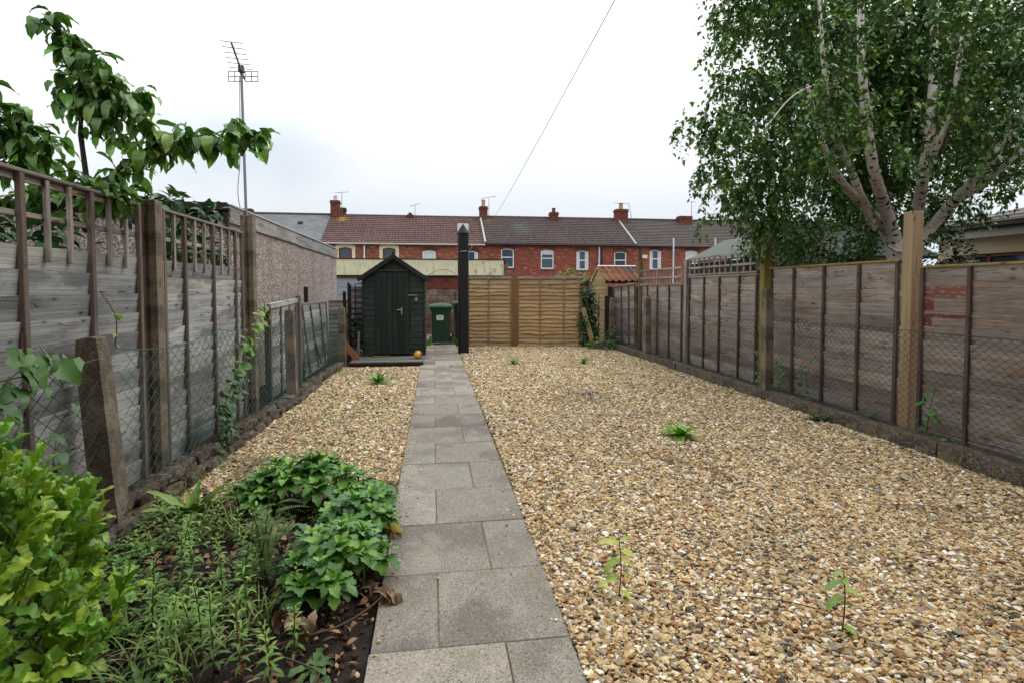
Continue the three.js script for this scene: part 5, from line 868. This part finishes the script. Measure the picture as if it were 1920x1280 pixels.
  for (let i = 0; i < 90; i++) { const k = rnd() < 0.6, x = k ? 4.58 - Math.abs(rr(-1, 1)) ** 2 * 0.6 : rr(0.7, 4.4), d = rr(3, 13.5); lb.add(pick(lg), aim(V(x, 0.012, -d), dirOf(rr(0, 6.28), rr(-0.05, 0.3)), rr(-0.6, 0.6), rr(0.5, 1.1)), tint([[136, 104, 76], [110, 82, 62], [150, 120, 84]], 0.2)); }
  for (let i = 0; i < 1500; i++) { const x = rr(-1.95, -0.3), d = rr(1.9, 4.5), s = rr(0.008, 0.03); lb.add(cr, mat4(V(x, rr(-0.015, 0.006), -d), new THREE.Quaternion().setFromEuler(new THREE.Euler(rnd() * 3, rnd() * 6, 0)), V(s, s, s)), tint([[52, 42, 36], [40, 34, 30], [70, 58, 48]], 0.2)); }
  stuff('litter', lb.geo(), std({ vertexColors: true, roughness: 1 }), 'dry brown leaf litter and crumbs of earth on the dark soil');
  const wb = new Bag(), wl = [leaf(0.045, 0.014, 'lance', 4, 0.3, 0.6), leaf(0.035, 0.02, 'ovate', 4, 0.3, 0.5)];
  for (let i = 0; i < 1250; i++) { const x = rr(-1.9, -0.6), d = rr(2.1, 4.25), c = n3(x * 4, d * 4, 0, 33) - 0.55 * ss(x, -1.15, -0.75) - 0.2 * ss(d, 3.4, 2.4); if (c < -0.14) continue; const h = rr(0.01, 0.1); for (let k = 0; k < 6; k++) wb.add(pick(wl), aim(V(x + rr(-0.01, 0.01), h * rr(0.2, 1), -d + rr(-0.01, 0.01)), dirOf(k * 2.4 + i, rr(0, 0.8)), 0, rr(0.6, 1.3)), tint([[118, 158, 70], [140, 174, 82], [98, 136, 62]])); }
  const gl = leaf(0.2, 0.008, 'lance', 6, 0.2, 0.8); for (let i = 0; i < 420; i++) { const x = rr(-1.85, -0.75), d = rr(2.2, 4.1); if (n3(x * 3, d * 3, 0, 37) < 0.1 + 0.3 * ss(x, -1.1, -0.8)) continue; for (let k = 0; k < 4; k++) wb.add(gl, aim(V(x + rr(-0.02, 0.02), -0.01, -d + rr(-0.02, 0.02)), dirOf(rr(0, 6.28), rr(0.6, 1.4)), 0, rr(0.5, 1.3)), tint([[128, 156, 76], [106, 136, 62], [150, 160, 96]])); }
  stuff('ground_cover', wb.geo(), M.leafBagDull, 'low green ground cover spreading over the flower bed soil');
  solo('dead_stem', 'dark bent twig reaching over the path edge from the soil', 'twig', tube([W(-0.82, 0.02, 2.36), W(-0.6, 0.05, 2.42), W(-0.42, 0.07, 2.46), W(-0.28, 0.12, 2.52), W(-0.24, 0.15, 2.54)], 0.007, 0.004, 6, 18, 0.3), M.twig);
  solo('dead_stem', 'long thin twig lying flat on the soil below the brown rosette', 'twig', tube([W(-0.95, 0.04, 2.55), W(-0.7, 0.03, 2.38), W(-0.52, 0.02, 2.28), W(-0.45, 0.02, 2.22)], 0.005, 0.003, 6, 16, 0.3), M.twig);
  solo('dead_stem', 'thin dry stick lying in the gravel by the red-stemmed seedling', 'twig', tube([W(1.55, 0.02, 2.5), W(1.75, 0.025, 2.4), W(1.98, 0.02, 2.2)], 0.003, 0.002, 5, 12, 0.3), M.twig);
  solo('dead_stem', 'long thin dry stick lying across the gravel near the kerb', 'twig', tube([W(3.1, 0.015, 3.5), W(3.4, 0.02, 3.42), W(3.75, 0.012, 3.3)], 0.003, 0.002, 5, 14, 0.3), M.twig);
}
/* climbing stems */
function vine(name, label, category, path, n, spread, len, wid, shape, list, stemMat, out, hang = -0.5) {
  const t = thing(name, label, category, [0, 0, 0]), c = new THREE.CatmullRomCurve3(path.map((p) => W(...p))), m = leafSet(list), g = [0, 1].map((i) => leaf(len, wid, shape, 8, 0.2 + 0.1 * i, 0.35 + 0.3 * i, 0.008, i + 2));
  part(t, 'stem', tube(c.points, 0.005, 0.0025, 5, 30), stemMat);
  for (let k = 0; k < n; k++) { const u = (k + 0.5) / n, p = c.getPointAt(Math.min(1, u)).add(V(rr(-0.2, 1) * spread * out * 0.4, rr(-1, 1) * spread, rr(-1, 1) * spread)); place(t, 'leaf', pick(g), m[Math.min(m.length - 1, Math.floor(u * m.length + rr(-0.5, 0.9)))] ?? m[0], aim(p, V(out * rr(0.1, 0.9), hang + rr(-0.4, 0.5), rr(-0.8, 0.8)), rr(-0.5, 0.5), rr(0.65, 1.15), V(out, 0.6, 0))); }
  return t;
}
{
  reseed(109);
  vine('bindweed', 'large heart-shaped leaves climbing the netting above the bright shrub', 'climber', [[-2.06, 0.3, 2.75], [-2.06, 0.8, 2.85], [-2.08, 1.1, 3.0], [-2.08, 1.16, 3.3], [-2.1, 1.0, 3.45]], 34, 0.13, 0.15, 0.12, 'heart', [[52, 90, 40], [66, 108, 46], [88, 132, 54]], M.stemGreen, 1, -0.7);
  vine('bindweed', 'dark heart-shaped leaves in the gap behind the near post', 'climber', [[-2.14, 0.1, 3.2], [-2.12, 0.5, 3.35], [-2.14, 0.75, 3.45]], 12, 0.12, 0.14, 0.11, 'heart', [[54, 92, 42], [68, 110, 48]], M.stemGreen, 1, -0.6);
  vine('climber', 'leafy climber on the netting in front of the second trellis-topped panel', 'climber', [[-2.0, 0.1, 5.55], [-2.02, 0.4, 5.6], [-1.98, 0.62, 5.75], [-2.0, 0.9, 6.0], [-1.96, 1.2, 6.35], [-1.9, 1.28, 6.6]], 100, 0.13, 0.11, 0.065, 'ovate', [[62, 100, 46], [78, 122, 52], [104, 152, 60], [140, 178, 62]], M.stemRed, 1, -0.3);
  vine('climber', 'bushy lower growth of the climber at the left edging', 'climber', [[-1.98, 0.05, 5.3], [-1.98, 0.3, 5.5], [-2.0, 0.5, 5.45], [-1.98, 0.65, 5.6]], 60, 0.13, 0.1, 0.06, 'ovate', [[58, 98, 44], [70, 114, 48], [84, 130, 54]], M.stemGreen, 1, -0.3);
  vine('climber', 'thin reddish shoot with few leaves on the near trellis panel', 'climber', [[-2.27, 1.15, 4.3], [-2.25, 1.35, 4.28], [-2.26, 1.55, 4.12]], 7, 0.04, 0.06, 0.035, 'ovate', [[150, 180, 70], [120, 156, 60]], M.stemRed, 1, 0);
  vine('climber', 'pale leaves on a stem behind the netting of the plain brown panel', 'climber', [[4.82, 0.1, 6.45], [4.8, 0.35, 6.5], [4.82, 0.65, 6.45]], 16, 0.09, 0.1, 0.07, 'ovate', [[70, 104, 62], [92, 128, 74]], M.stemGreen, -1, -0.3);
  vine('climber', 'round leaves beside the weathered concrete post', 'climber', [[4.82, 0.15, 7.0], [4.78, 0.4, 6.98], [4.8, 0.6, 7.02]], 9, 0.07, 0.12, 0.1, 'heart', [[74, 120, 66], [92, 140, 78]], M.stemGreen, -1, -0.5);
  vine('climber', 'slim leafy stem behind the netting of the red-painted panel', 'climber', [[4.82, 0.12, 4.75], [4.8, 0.4, 4.7], [4.82, 0.62, 4.66]], 15, 0.09, 0.1, 0.065, 'ovate', [[74, 116, 58], [96, 142, 66]], M.stemGreen, -1, -0.3);
  vine('climber', 'green stem at the left of the weathered concrete post', 'climber', [[4.74, 0.1, 7.5], [4.76, 0.4, 7.5], [4.78, 0.75, 7.45]], 16, 0.07, 0.08, 0.05, 'ovate', [[82, 112, 54], [108, 138, 62]], M.stemGreen, -1, -0.2);
  // leafy masses: many small leaves through an uneven volume
  const bush = (name, label, blobs, nPer, len, wid, list, shape = 'ovate', mt = M.leafBag, dens = 1) => { const t = thing(name, label, 'bush', [blobs[0][0], 0, blobs[0][2]]), bag = new Bag(), g = [leaf(len, wid, shape, 4, 0.25, 0.5), leaf(len * 0.85, wid, shape, 4, 0.35, 0.8)]; for (const [x, y, d, r, ry = r] of blobs) for (let i = 0; i < nPer * r * r * 10 * dens; i++) { const v = dirOf(rr(0, 6.28), Math.asin(rr(-1, 1))), q = Math.pow(rnd(), 0.4); bag.add(pick(g), aim(V(x - blobs[0][0] + v.x * r * q, y + v.y * ry * q, -(d - blobs[0][2]) + v.z * r * q), v.add(V(0, -0.3, 0)), rr(-0.5, 0.5), rr(0.7, 1.2)), tint(list)); } stuffPart(t, 'foliage', bag.geo(), mt); part(t, 'stem', tube([V(0, 0, 0), V(0.02, blobs[0][1] * 0.6, 0), V(0, blobs[0][1], 0)], 0.02, 0.008, 6, 6), M.barkDark); };
  bush('ivy', 'dark ivy column between the tan fence and the tiled shed', [[4.12, 1.45, 14.42, 0.24, 0.35], [4.12, 1.05, 14.4, 0.2, 0.3], [4.05, 0.7, 14.35, 0.24, 0.3], [4.25, 0.5, 14.4, 0.18, 0.3], [4.2, 1.0, 14.5, 0.25, 0.5], [4.1, 0.35, 14.5, 0.24, 0.4], [4.3, 0.3, 14.6, 0.2, 0.35]], 240, 0.08, 0.065, [[44, 72, 36], [56, 88, 42], [68, 104, 46]], 'heart', undefined, 3);
  bush('flowering_bush', 'yellow-green bush rising above the tan fence by the ivy', [[3.85, 1.92, 14.9, 0.2], [3.55, 1.9, 15.0, 0.18, 0.14], [4.1, 1.85, 14.7, 0.2, 0.2], [3.7, 2.02, 14.95, 0.14]], 260, 0.06, 0.04, [[142, 168, 44], [166, 184, 60], [116, 146, 44], [190, 190, 80]]);
  bush('corner_weeds', 'green weeds at the end of the kerb by the tiled shed', [[4.5, 0.2, 13.7, 0.3, 0.26], [4.62, 0.4, 13.8, 0.16, 0.2], [4.2, 0.1, 13.95, 0.24, 0.14]], 260, 0.075, 0.045, [[70, 112, 44], [92, 138, 52], [56, 92, 40]]);
  bush('shed_bush', 'dark leafy bush in the gap between the shed and its trellis', [[-1.7, 0.55, 12.55, 0.22, 0.4], [-1.62, 0.85, 12.6, 0.16, 0.2], [-1.85, 0.4, 12.5, 0.18, 0.35]], 240, 0.07, 0.05, [[34, 60, 36], [46, 76, 42], [40, 66, 40]]);
  bush('trellis_bush', 'leafy growth behind the near trellis top', [[-2.85, 1.75, 4.2, 0.34, 0.4], [-2.9, 1.85, 3.75, 0.3, 0.4], [-2.8, 1.7, 4.75, 0.22, 0.26], [-2.95, 1.95, 4.5, 0.25, 0.2]], 110, 0.13, 0.075, [[52, 92, 42], [66, 112, 48], [84, 132, 54]]);
  bush('garden_bush', 'dark green bush behind the fence at the foot of the white-barked tree', [[6.0, 1.95, 8.7, 0.45, 0.4], [6.6, 2.0, 8.9, 0.5, 0.42], [7.3, 2.1, 9.0, 0.5, 0.45], [5.6, 1.8, 8.3, 0.35, 0.35], [6.3, 2.4, 9.1, 0.4, 0.35]], 130, 0.075, 0.05, [[44, 72, 34], [56, 88, 40], [68, 104, 46], [38, 62, 32]]);
  bush('garden_bush', 'dark green bush between the fresh tan post and the cream house', [[7.9, 2.0, 7.6, 0.42, 0.5], [8.5, 2.1, 8.0, 0.3, 0.35], [7.5, 1.8, 7.0, 0.3, 0.35]], 130, 0.075, 0.055, [[40, 66, 34], [52, 82, 38], [34, 56, 30]]);
  bush('grape_vine', 'broad-leaved vine hanging from the garage roof behind the second trellis', [[-2.62, 1.95, 6.6, 0.24, 0.2], [-2.65, 2.15, 6.1, 0.22, 0.16], [-2.65, 1.8, 5.9, 0.26, 0.24], [-2.6, 2.42, 6.9, 0.16, 0.12], [-2.75, 2.5, 6.4, 0.16, 0.1], [-2.7, 2.3, 5.6, 0.2, 0.14], [-2.62, 1.85, 7.1, 0.16, 0.2]], 150, 0.12, 0.11, [[48, 84, 50], [64, 104, 58], [80, 122, 60], [120, 132, 56]], 'heart');
  bush('valerian', 'pink-flowered plants standing behind the shorter tan fence panel', [[1.5, 1.75, 15.6, 0.2, 0.25], [2.1, 1.8, 15.6, 0.16, 0.2]], 40, 0.07, 0.02, [[96, 132, 60], [120, 150, 70]], 'lance');
  const fl = thing('valerian_flowers', 'loose pink flower heads showing above the tan fence', 'flowers', [1.1, 0, 15.7]), fb = new Bag(), fg2 = new THREE.IcosahedronGeometry(0.012, 0), fst = new Bag();
  for (const [x, y] of [[0.1, 2.06], [0.32, 2.3], [0.62, 2.1], [0.85, 2.22], [1.05, 2.04], [1.5, 2.12], [2.4, 2.2], [2.75, 2.25], [0.5, 2.0], [1.7, 2.05]]) { fst.add(tube([V(x, 0.5, 0), V(x + 0.03, 1.5, 0), V(x, y, 0)], 0.006, 0.004, 4, 4)); for (let i = 0; i < 16; i++) fb.add(fg2, mat4(V(x + rr(-0.05, 0.05), y + rr(-0.05, 0.05), rr(-0.04, 0.04))), tint([[206, 92, 120], [224, 128, 150], [190, 70, 100]])); }
  stuffPart(fl, 'blossom', fb.geo(), std({ vertexColors: true })); part(fl, 'stem', fst.geo(), M.stemGreen);
  const gb = new Bag(), bl = leaf(0.2, 0.012, 'lance', 4, 0.2, 0.5); for (let i = 0; i < 700; i++) { const c = pick([[-0.22, 15.5, 0.12], [0.62, 15.75, 0.16], [-0.3, 16.1, 0.3], [0.5, 16.3, 0.4]]); gb.add(bl, aim(V(c[0] + rr(-1, 1) * c[2], -0.02, -c[1] - rr(-1, 1) * 0.25), dirOf(rr(0, 6.28), rr(0.8, 1.5)), 0, rr(0.6, 1.4)), tint([[120, 160, 50], [146, 178, 66], [98, 140, 46]])); }
  stuff('grass', gb.geo(), M.leafBagDull, 'tufts of bright grass round the wheelie bin');
  const tg = new Bag(); for (let i = 0; i < 420; i++) { const u = rnd(), side = rnd(); let x, d; if (side < 0.5) { x = 4.58 + rr(-0.03, 0.04); d = rr(3.4, 14); } else { x = lerp(-1.95, -1.78, u) + rr(-0.03, 0.05); d = lerp(4.2, 11, u); } if (n3(x * 2, d * 1.2, 0, 55) < 0.12) continue; for (let k = 0; k < 4; k++) tg.add(bl, aim(V(x, 0, -d), dirOf(rr(0, 6.28), rr(0.4, 1.4)), 0, rr(0.25, 0.6)), tint([[104, 136, 54], [126, 150, 66]])); }
  stuff('weeds', tg.geo(), M.leafBagDull, 'small tufts of weeds along the foot of the kerbs');
}

/* cherry-like tree behind the near trellis */
{
  reseed(113);
  const t = thing('broadleaf_tree', 'young tree with big drooping leaves behind the near trellis panel', 'tree', [-2.62, 0, 4.7]), o = V(-2.62, 0, -4.7), R = (x, y, d) => V(x, y, -d).sub(o);
  const br = [
    { p: [[-2.62, 0, 4.7], [-2.62, 1.6, 4.7], [-2.64, 2.3, 4.7], [-2.68, 2.75, 4.7]], r: 0.03, n: 10, f: 0.55 },
    { p: [[-2.68, 2.75, 4.7], [-2.68, 3.1, 4.72], [-2.72, 3.42, 4.72], [-2.8, 3.58, 4.7]], r: 0.015, n: 104, f: 0.0 },
    { p: [[-2.68, 2.75, 4.7], [-2.6, 3.0, 4.65], [-2.42, 3.14, 4.6], [-2.24, 2.98, 4.6]], r: 0.012, n: 50, f: 0.2 },
    { p: [[-2.64, 2.2, 4.7], [-2.45, 2.42, 4.65], [-2.26, 2.55, 4.6], [-2.18, 2.62, 4.6], [-2.0, 2.66, 4.6], [-1.66, 2.66, 4.55], [-1.42, 2.66, 4.5]], r: 0.017, n: 92, f: 0.22 },
    { p: [[-2.2, 2.6, 4.6], [-2.28, 2.78, 4.6], [-2.42, 2.92, 4.6], [-2.6, 2.88, 4.62]], r: 0.01, n: 64, f: 0.15 },
    { p: [[-2.66, 2.0, 4.7], [-2.9, 2.35, 4.7], [-3.1, 2.6, 4.7], [-3.3, 2.78, 4.7], [-3.6, 2.92, 4.7]], r: 0.017, n: 120, f: 0.3 },
    { p: [[-2.62, 2.1, 4.7], [-2.5, 2.26, 4.55], [-2.32, 2.3, 4.45], [-2.22, 2.28, 4.5]], r: 0.01, n: 46, f: 0.1 },
    { p: [[-3.1, 2.6, 4.7], [-3.3, 2.5, 4.65], [-3.45, 2.45, 4.6]], r: 0.01, n: 30, f: 0.1 },
    { p: [[-2.64, 2.05, 4.7], [-2.8, 2.12, 4.62], [-3.0, 2.16, 4.58]], r: 0.01, n: 24, f: 0.1 }];
  const leaves = [], put = (p, d, u) => leaves.push({ p, d, u: V(0, 1, 0), r: rr(-0.4, 0.4), s: rr(0.45, 1.12), k: Math.floor(rr(0, 6)) });
  br.forEach((b, i) => {
    const c = new THREE.CatmullRomCurve3(b.p.map((q) => R(...q))); part(t, i ? 'branch' : 'trunk', tube(c.points, b.r, b.r * (i ? 0.3 : 0.6), 7, 24, 0.25), M.barkDark);
    for (let k = 0; k < b.n * 0.42; k++) { const u = lerp(b.f, 1, Math.pow(rnd(), 0.8)), p = c.getPointAt(Math.min(1, u)), tg = c.getTangentAt(Math.min(1, u)), a = rr(0, 6.28), side = V(Math.cos(a), 0, Math.sin(a)); put(p.clone().addScaledVector(side, rr(0.0, 0.1)).add(V(0, rr(-0.06, 0.07), 0)), side.multiplyScalar(rr(0.3, 0.9)).addScaledVector(tg, rr(0, 0.5)).add(V(0, rr(-1.3, -0.25), 0))); }
  });
  // short side twigs, each ending in a drooping bunch: centre, radius, number of bunches
  for (const [x, y, d, r, n] of [[-2.78, 3.5, 4.7, 0.16, 6], [-2.66, 3.34, 4.7, 0.24, 12], [-2.72, 3.14, 4.7, 0.22, 11], [-2.6, 3.0, 4.7, 0.16, 6], [-2.42, 3.14, 4.65, 0.18, 8], [-2.24, 2.98, 4.62, 0.17, 8], [-2.14, 2.84, 4.6, 0.13, 5], [-2.42, 2.82, 4.65, 0.15, 5], [-3.1, 2.82, 4.7, 0.2, 10], [-2.94, 2.68, 4.7, 0.16, 6], [-3.28, 2.9, 4.72, 0.24, 12], [-3.45, 2.75, 4.7, 0.25, 9], [-3.2, 2.55, 4.65, 0.18, 6], [-1.88, 2.74, 4.58, 0.12, 5], [-1.68, 2.74, 4.55, 0.12, 5], [-1.44, 2.75, 4.5, 0.14, 7], [-1.32, 2.74, 4.5, 0.08, 3], [-2.1, 2.62, 4.6, 0.14, 5], [-2.35, 2.48, 4.62, 0.15, 5], [-2.47, 2.28, 4.5, 0.16, 7], [-2.3, 2.27, 4.42, 0.13, 6], [-2.73, 2.34, 4.62, 0.16, 6], [-3.0, 2.28, 4.6, 0.2, 6]]) for (let k = 0; k < n; k++) {
    const v = dirOf(rr(0, 6.28), Math.asin(rr(-1, 1))), e = R(x, y, d).addScaledVector(v, r * Math.pow(rnd(), 0.5)), o2 = R(x, y - r * 0.5, d); part(t, 'twig', tube([o2, o2.clone().lerp(e, 0.5).add(V(0, 0.03, 0)), e], 0.005, 0.0025, 4, 4), M.barkDark);
    const m = Math.floor(rr(5, 8)); for (let j = 0; j < m; j++) { const a = (j / m) * 6.28 + rr(-0.4, 0.4); put(e.clone().add(V(rr(-0.02, 0.02), rr(-0.04, 0.03), rr(-0.02, 0.02))), V(Math.cos(a) * rr(0.4, 1.1), rr(-1.1, 0.15), Math.sin(a) * rr(0.4, 1.1))); }
  }
  foliage(t, leaves, 'leaf', [0, 1, 2].map((i) => leaf(0.185, 0.078, 'ovate', 9, 0.3 + i * 0.1, 0.4 + i * 0.3, 0.012, i)), leafSet([[126, 178, 64], [106, 156, 60], [142, 190, 74], [92, 140, 56], [116, 166, 68], [166, 200, 80]], { roughness: 0.38, transmission: 0.45 }), M.leafBag, [[92, 138, 52], [78, 122, 46], [108, 152, 56]]);
}
/* white-barked tree on the right */
{
  reseed(127);
  const D0 = 7.3, o = V(6.85, 0, -D0), t = thing('birch_tree', 'large white-barked tree with several trunks behind the brown fence', 'tree', [6.85, 0, D0]), R = (x, y, d) => V(x, y, -d).sub(o);
  const limbs = [
    { p: [[6.87, -0.1, 7.3], [6.87, 1.2, 7.3], [6.85, 1.95, 7.3], [6.8, 2.3, 7.3]], r: 0.175, e: 0.15 },
    { p: [[6.8, 2.2, 7.3], [6.39, 2.71, 7.07], [5.72, 3.12, 6.54], [5.41, 3.86, 6.35], [5.32, 4.73, 6.35], [5.31, 5.94, 6.35]], r: 0.092, e: 0.026 },
    { p: [[6.8, 2.2, 7.35], [6.38, 2.67, 7.31], [5.62, 3.01, 6.95], [5.05, 3.42, 6.61], [4.79, 4.2, 6.61]], r: 0.085, e: 0.02 },
    { p: [[6.86, 2.1, 7.25], [6.84, 2.67, 7.01], [6.38, 3.12, 6.45], [6.26, 3.6, 6.26], [6.28, 4.55, 6.26], [6.26, 5.77, 6.26]], r: 0.088, e: 0.03 },
    { p: [[6.4, 3.12, 6.45], [6.37, 3.51, 6.22], [6.49, 3.94, 6.18], [6.61, 4.9, 6.18]], r: 0.06, e: 0.02 },
    { p: [[6.9, 2.0, 7.25], [7.19, 2.58, 6.99], [7.08, 3.05, 6.36], [7.22, 3.6, 6.0], [7.57, 4.55, 5.92], [7.74, 5.6, 5.92]], r: 0.076, e: 0.026 },
    { p: [[7.17, 2.71, 6.88], [7.37, 2.98, 6.54], [7.5, 3.34, 6.19], [8.18, 4.03, 6.18]], r: 0.06, e: 0.02 },
    { p: [[5.73, 3.12, 6.54], [5.13, 3.68, 6.09], [4.61, 3.94, 5.92], [4.09, 3.77, 5.83], [3.66, 3.34, 5.75]], r: 0.018, e: 0.006 },
    { p: [[6.8, 2.1, 7.2], [6.4, 2.1, 6.9], [6.1, 2.15, 6.7]], r: 0.035, e: 0.012 },
    { p: [[6.43, 2.43, 7.3], [5.81, 3.13, 7.0], [5.3, 3.79, 6.8], [5.01, 4.46, 6.6], [4.84, 5.34, 6.5]], r: 0.06, e: 0.02 }];
  limbs.forEach((l, i) => part(t, i ? 'limb' : 'trunk', tube(l.p.map((q) => R(...q)), l.r, l.e, 14, 40, 0.12), M.bark));
  // crown: drooping twigs hung through uneven clumps
  const B = [];
  B.push(...[[4.73, 4.17, 5.75, 0.26], [4.92, 3.55, 5.75, 0.26], [5.72, 4.23, 5.75, 0.26], [5.79, 3.59, 5.75, 0.28], [5.14, 3.05, 5.75, 0.26], [6.37, 3.18, 5.75, 0.28], [4.58, 4.57, 5.75, 0.26], [5.39, 4.63, 5.75, 0.28], [5.05, 2.59, 5.75, 0.16], [4.38, 3.74, 5.75, 0.24], [4.56, 3.21, 5.75, 0.26], [6.64, 3.6, 5.75, 0.3], [6.17, 2.83, 5.75, 0.2], [6.03, 4.55, 5.75, 0.3], [5.66, 3.0, 5.75, 0.16], [4.73, 5.43, 7.4, 0.75], [4.29, 4.88, 7.2, 0.5], [5.95, 5.55, 7.8, 0.9], [7.5, 5.96, 8.1, 0.95], [8.18, 5.7, 7.3, 0.9], [4.42, 4.23, 7.0, 0.62], [3.98, 3.73, 6.9, 0.5], [3.32, 3.61, 6.7, 0.26], [3.63, 3.75, 6.8, 0.3], [5.12, 4.04, 7.2, 0.85], [7.06, 4.75, 8.1, 0.9], [8.01, 4.74, 7.7, 0.8], [7.37, 4.3, 6.2, 0.7], [4.21, 3.16, 7.0, 0.5], [3.69, 2.95, 6.9, 0.26], [3.91, 2.58, 7.0, 0.28], [4.98, 2.93, 7.2, 0.7], [6.55, 3.58, 7.9, 0.75], [7.48, 3.82, 7.7, 0.6], [7.81, 3.7, 6.9, 0.5], [7.01, 3.44, 5.8, 0.45], [5.3, 2.39, 7.4, 0.4], [4.5, 2.47, 7.2, 0.32], [6.24, 2.54, 7.6, 0.42], [7.42, 2.46, 8.2, 0.4], [8.19, 2.87, 7.9, 0.32], [8.12, 2.82, 7.3, 0.26], [7.21, 2.71, 6.0, 0.22], [7.62, 2.67, 7.8, 0.36], [6.33, 3.22, 8.2, 0.7], [5.03, 6.57, 7.4, 1.0], [7.35, 7.45, 8.1, 1.1], [8.35, 7.08, 7.5, 1.0], [7.9, 5.34, 8.4, 0.9], [6.68, 5.26, 8.6, 0.9], [8.23, 3.3, 7.5, 0.26], [4.89, 2.11, 7.4, 0.24], [5.95, 2.23, 7.8, 0.34], [5.69, 2.43, 8.2, 0.4], [7.38, 3.01, 8.4, 0.55], [7.37, 2.31, 8.6, 0.34], [8.6, 2.53, 8.8, 0.34], [7.59, 3.34, 8.2, 0.5], [8.49, 3.31, 8.4, 0.45], [8.5, 2.72, 8.0, 0.34], [6.32, 4.13, 8.1, 0.5], [7.65, 4.47, 8.2, 0.5], [7.1, 5.05, 6.7, 0.5], [4.14, 4.44, 7.2, 0.4], [8.15, 3.22, 7.1, 0.4], [7.75, 3.21, 6.4, 0.4], [6.92, 3.94, 6.0, 0.6], [8.46, 3.76, 8.0, 0.5], [7.55, 4.09, 8.4, 0.55], [6.36, 2.77, 8.1, 0.4], [4.55, 3.22, 6.6, 0.5], [7.04, 4.42, 8.4, 0.5], [7.34, 4.49, 6.9, 0.4], [9.34, 5.51, 8.4, 0.7], [8.86, 4.56, 8.6, 0.7], [9.79, 4.3, 8.2, 0.6], [4.5, 2.69, 7.2, 0.4], [5.74, 2.16, 8.0, 0.3], [6.84, 2.19, 8.2, 0.3], [7.9, 2.86, 7.9, 0.25], [4.22, 2.32, 7.2, 0.28], [4.53, 2.16, 7.3, 0.22], [3.89, 2.37, 7.1, 0.18], [7.19, 3.41, 8.2, 0.4], [3.56, 3.3, 6.8, 0.2], [4.1, 5.34, 7.3, 0.3]]);
  const g = [leaf(0.08, 0.06, 'ovate', 2, 0.2, 0.5), leaf(0.074, 0.06, 'heart', 2, 0.25, 0.7), leaf(0.068, 0.048, 'ovate', 2, -0.15, 0.4)], bag = new Bag(), tw = new Bag(), cols = [[82, 122, 50], [96, 140, 56], [112, 158, 62], [70, 108, 46], [134, 172, 70], [84, 124, 54]];
  for (const [x, y, d, r, k = 1] of B) {
    const n = Math.ceil(380 * r * r * r + 180 * r * r * k);
    for (let i = 0; i < n; i++) {
      const v = dirOf(rr(0, 6.28), Math.asin(rr(-1, 1))), q = Math.pow(rnd(), 0.42), p = V(x + v.x * r * q, y + v.y * r * q * 0.95 + 0.08, -d + v.z * r * q).sub(o), w = p.clone().add(o);
      if (n3(w.x * 2.4, w.y * 2.4, w.z * 2.4, 71) < -0.3) continue;
      const h = V(v.x * 0.6 + rr(-0.5, 0.5), 0.25, v.z * 0.6 + rr(-0.5, 0.5)), L = rr(0.2, 0.5), P = [p.clone(), p.clone().addScaledVector(h, L * 0.4), p.clone().addScaledVector(h, L * 0.6).add(V(0, -L * 0.35, 0)), p.clone().addScaledVector(h, L * 0.68).add(V(0, -L * 0.85, 0))], c = new THREE.CatmullRomCurve3(P);
      if (i % 2 === 0) tw.add(tube(P, 0.004, 0.0015, 3, 6));
      const m = Math.floor(rr(9, 15)), base = pick(cols); for (let j = 0; j < m; j++) { const u = (j + 0.5) / m, kk = rr(0.8, 1.2), s = V(rr(-1, 1), rr(-1.4, 0.1), rr(-1, 1)); bag.add(pick(g), aim(c.getPoint(u).addScaledVector(s, 0.02), s, rr(-0.6, 0.6), rr(0.75, 1.2)), [lin(base[0]) * kk, lin(base[1]) * kk, lin(base[2]) * kk]); }
    }
  }
  const cr = stuffPart(t, 'crown', bag.geo(), bagMat({ roughness: 0.45, transmission: 0.3 })); stuffPart(t, 'twigs', tw.geo(), M.twig);
}
renderer.render(scene, camera);
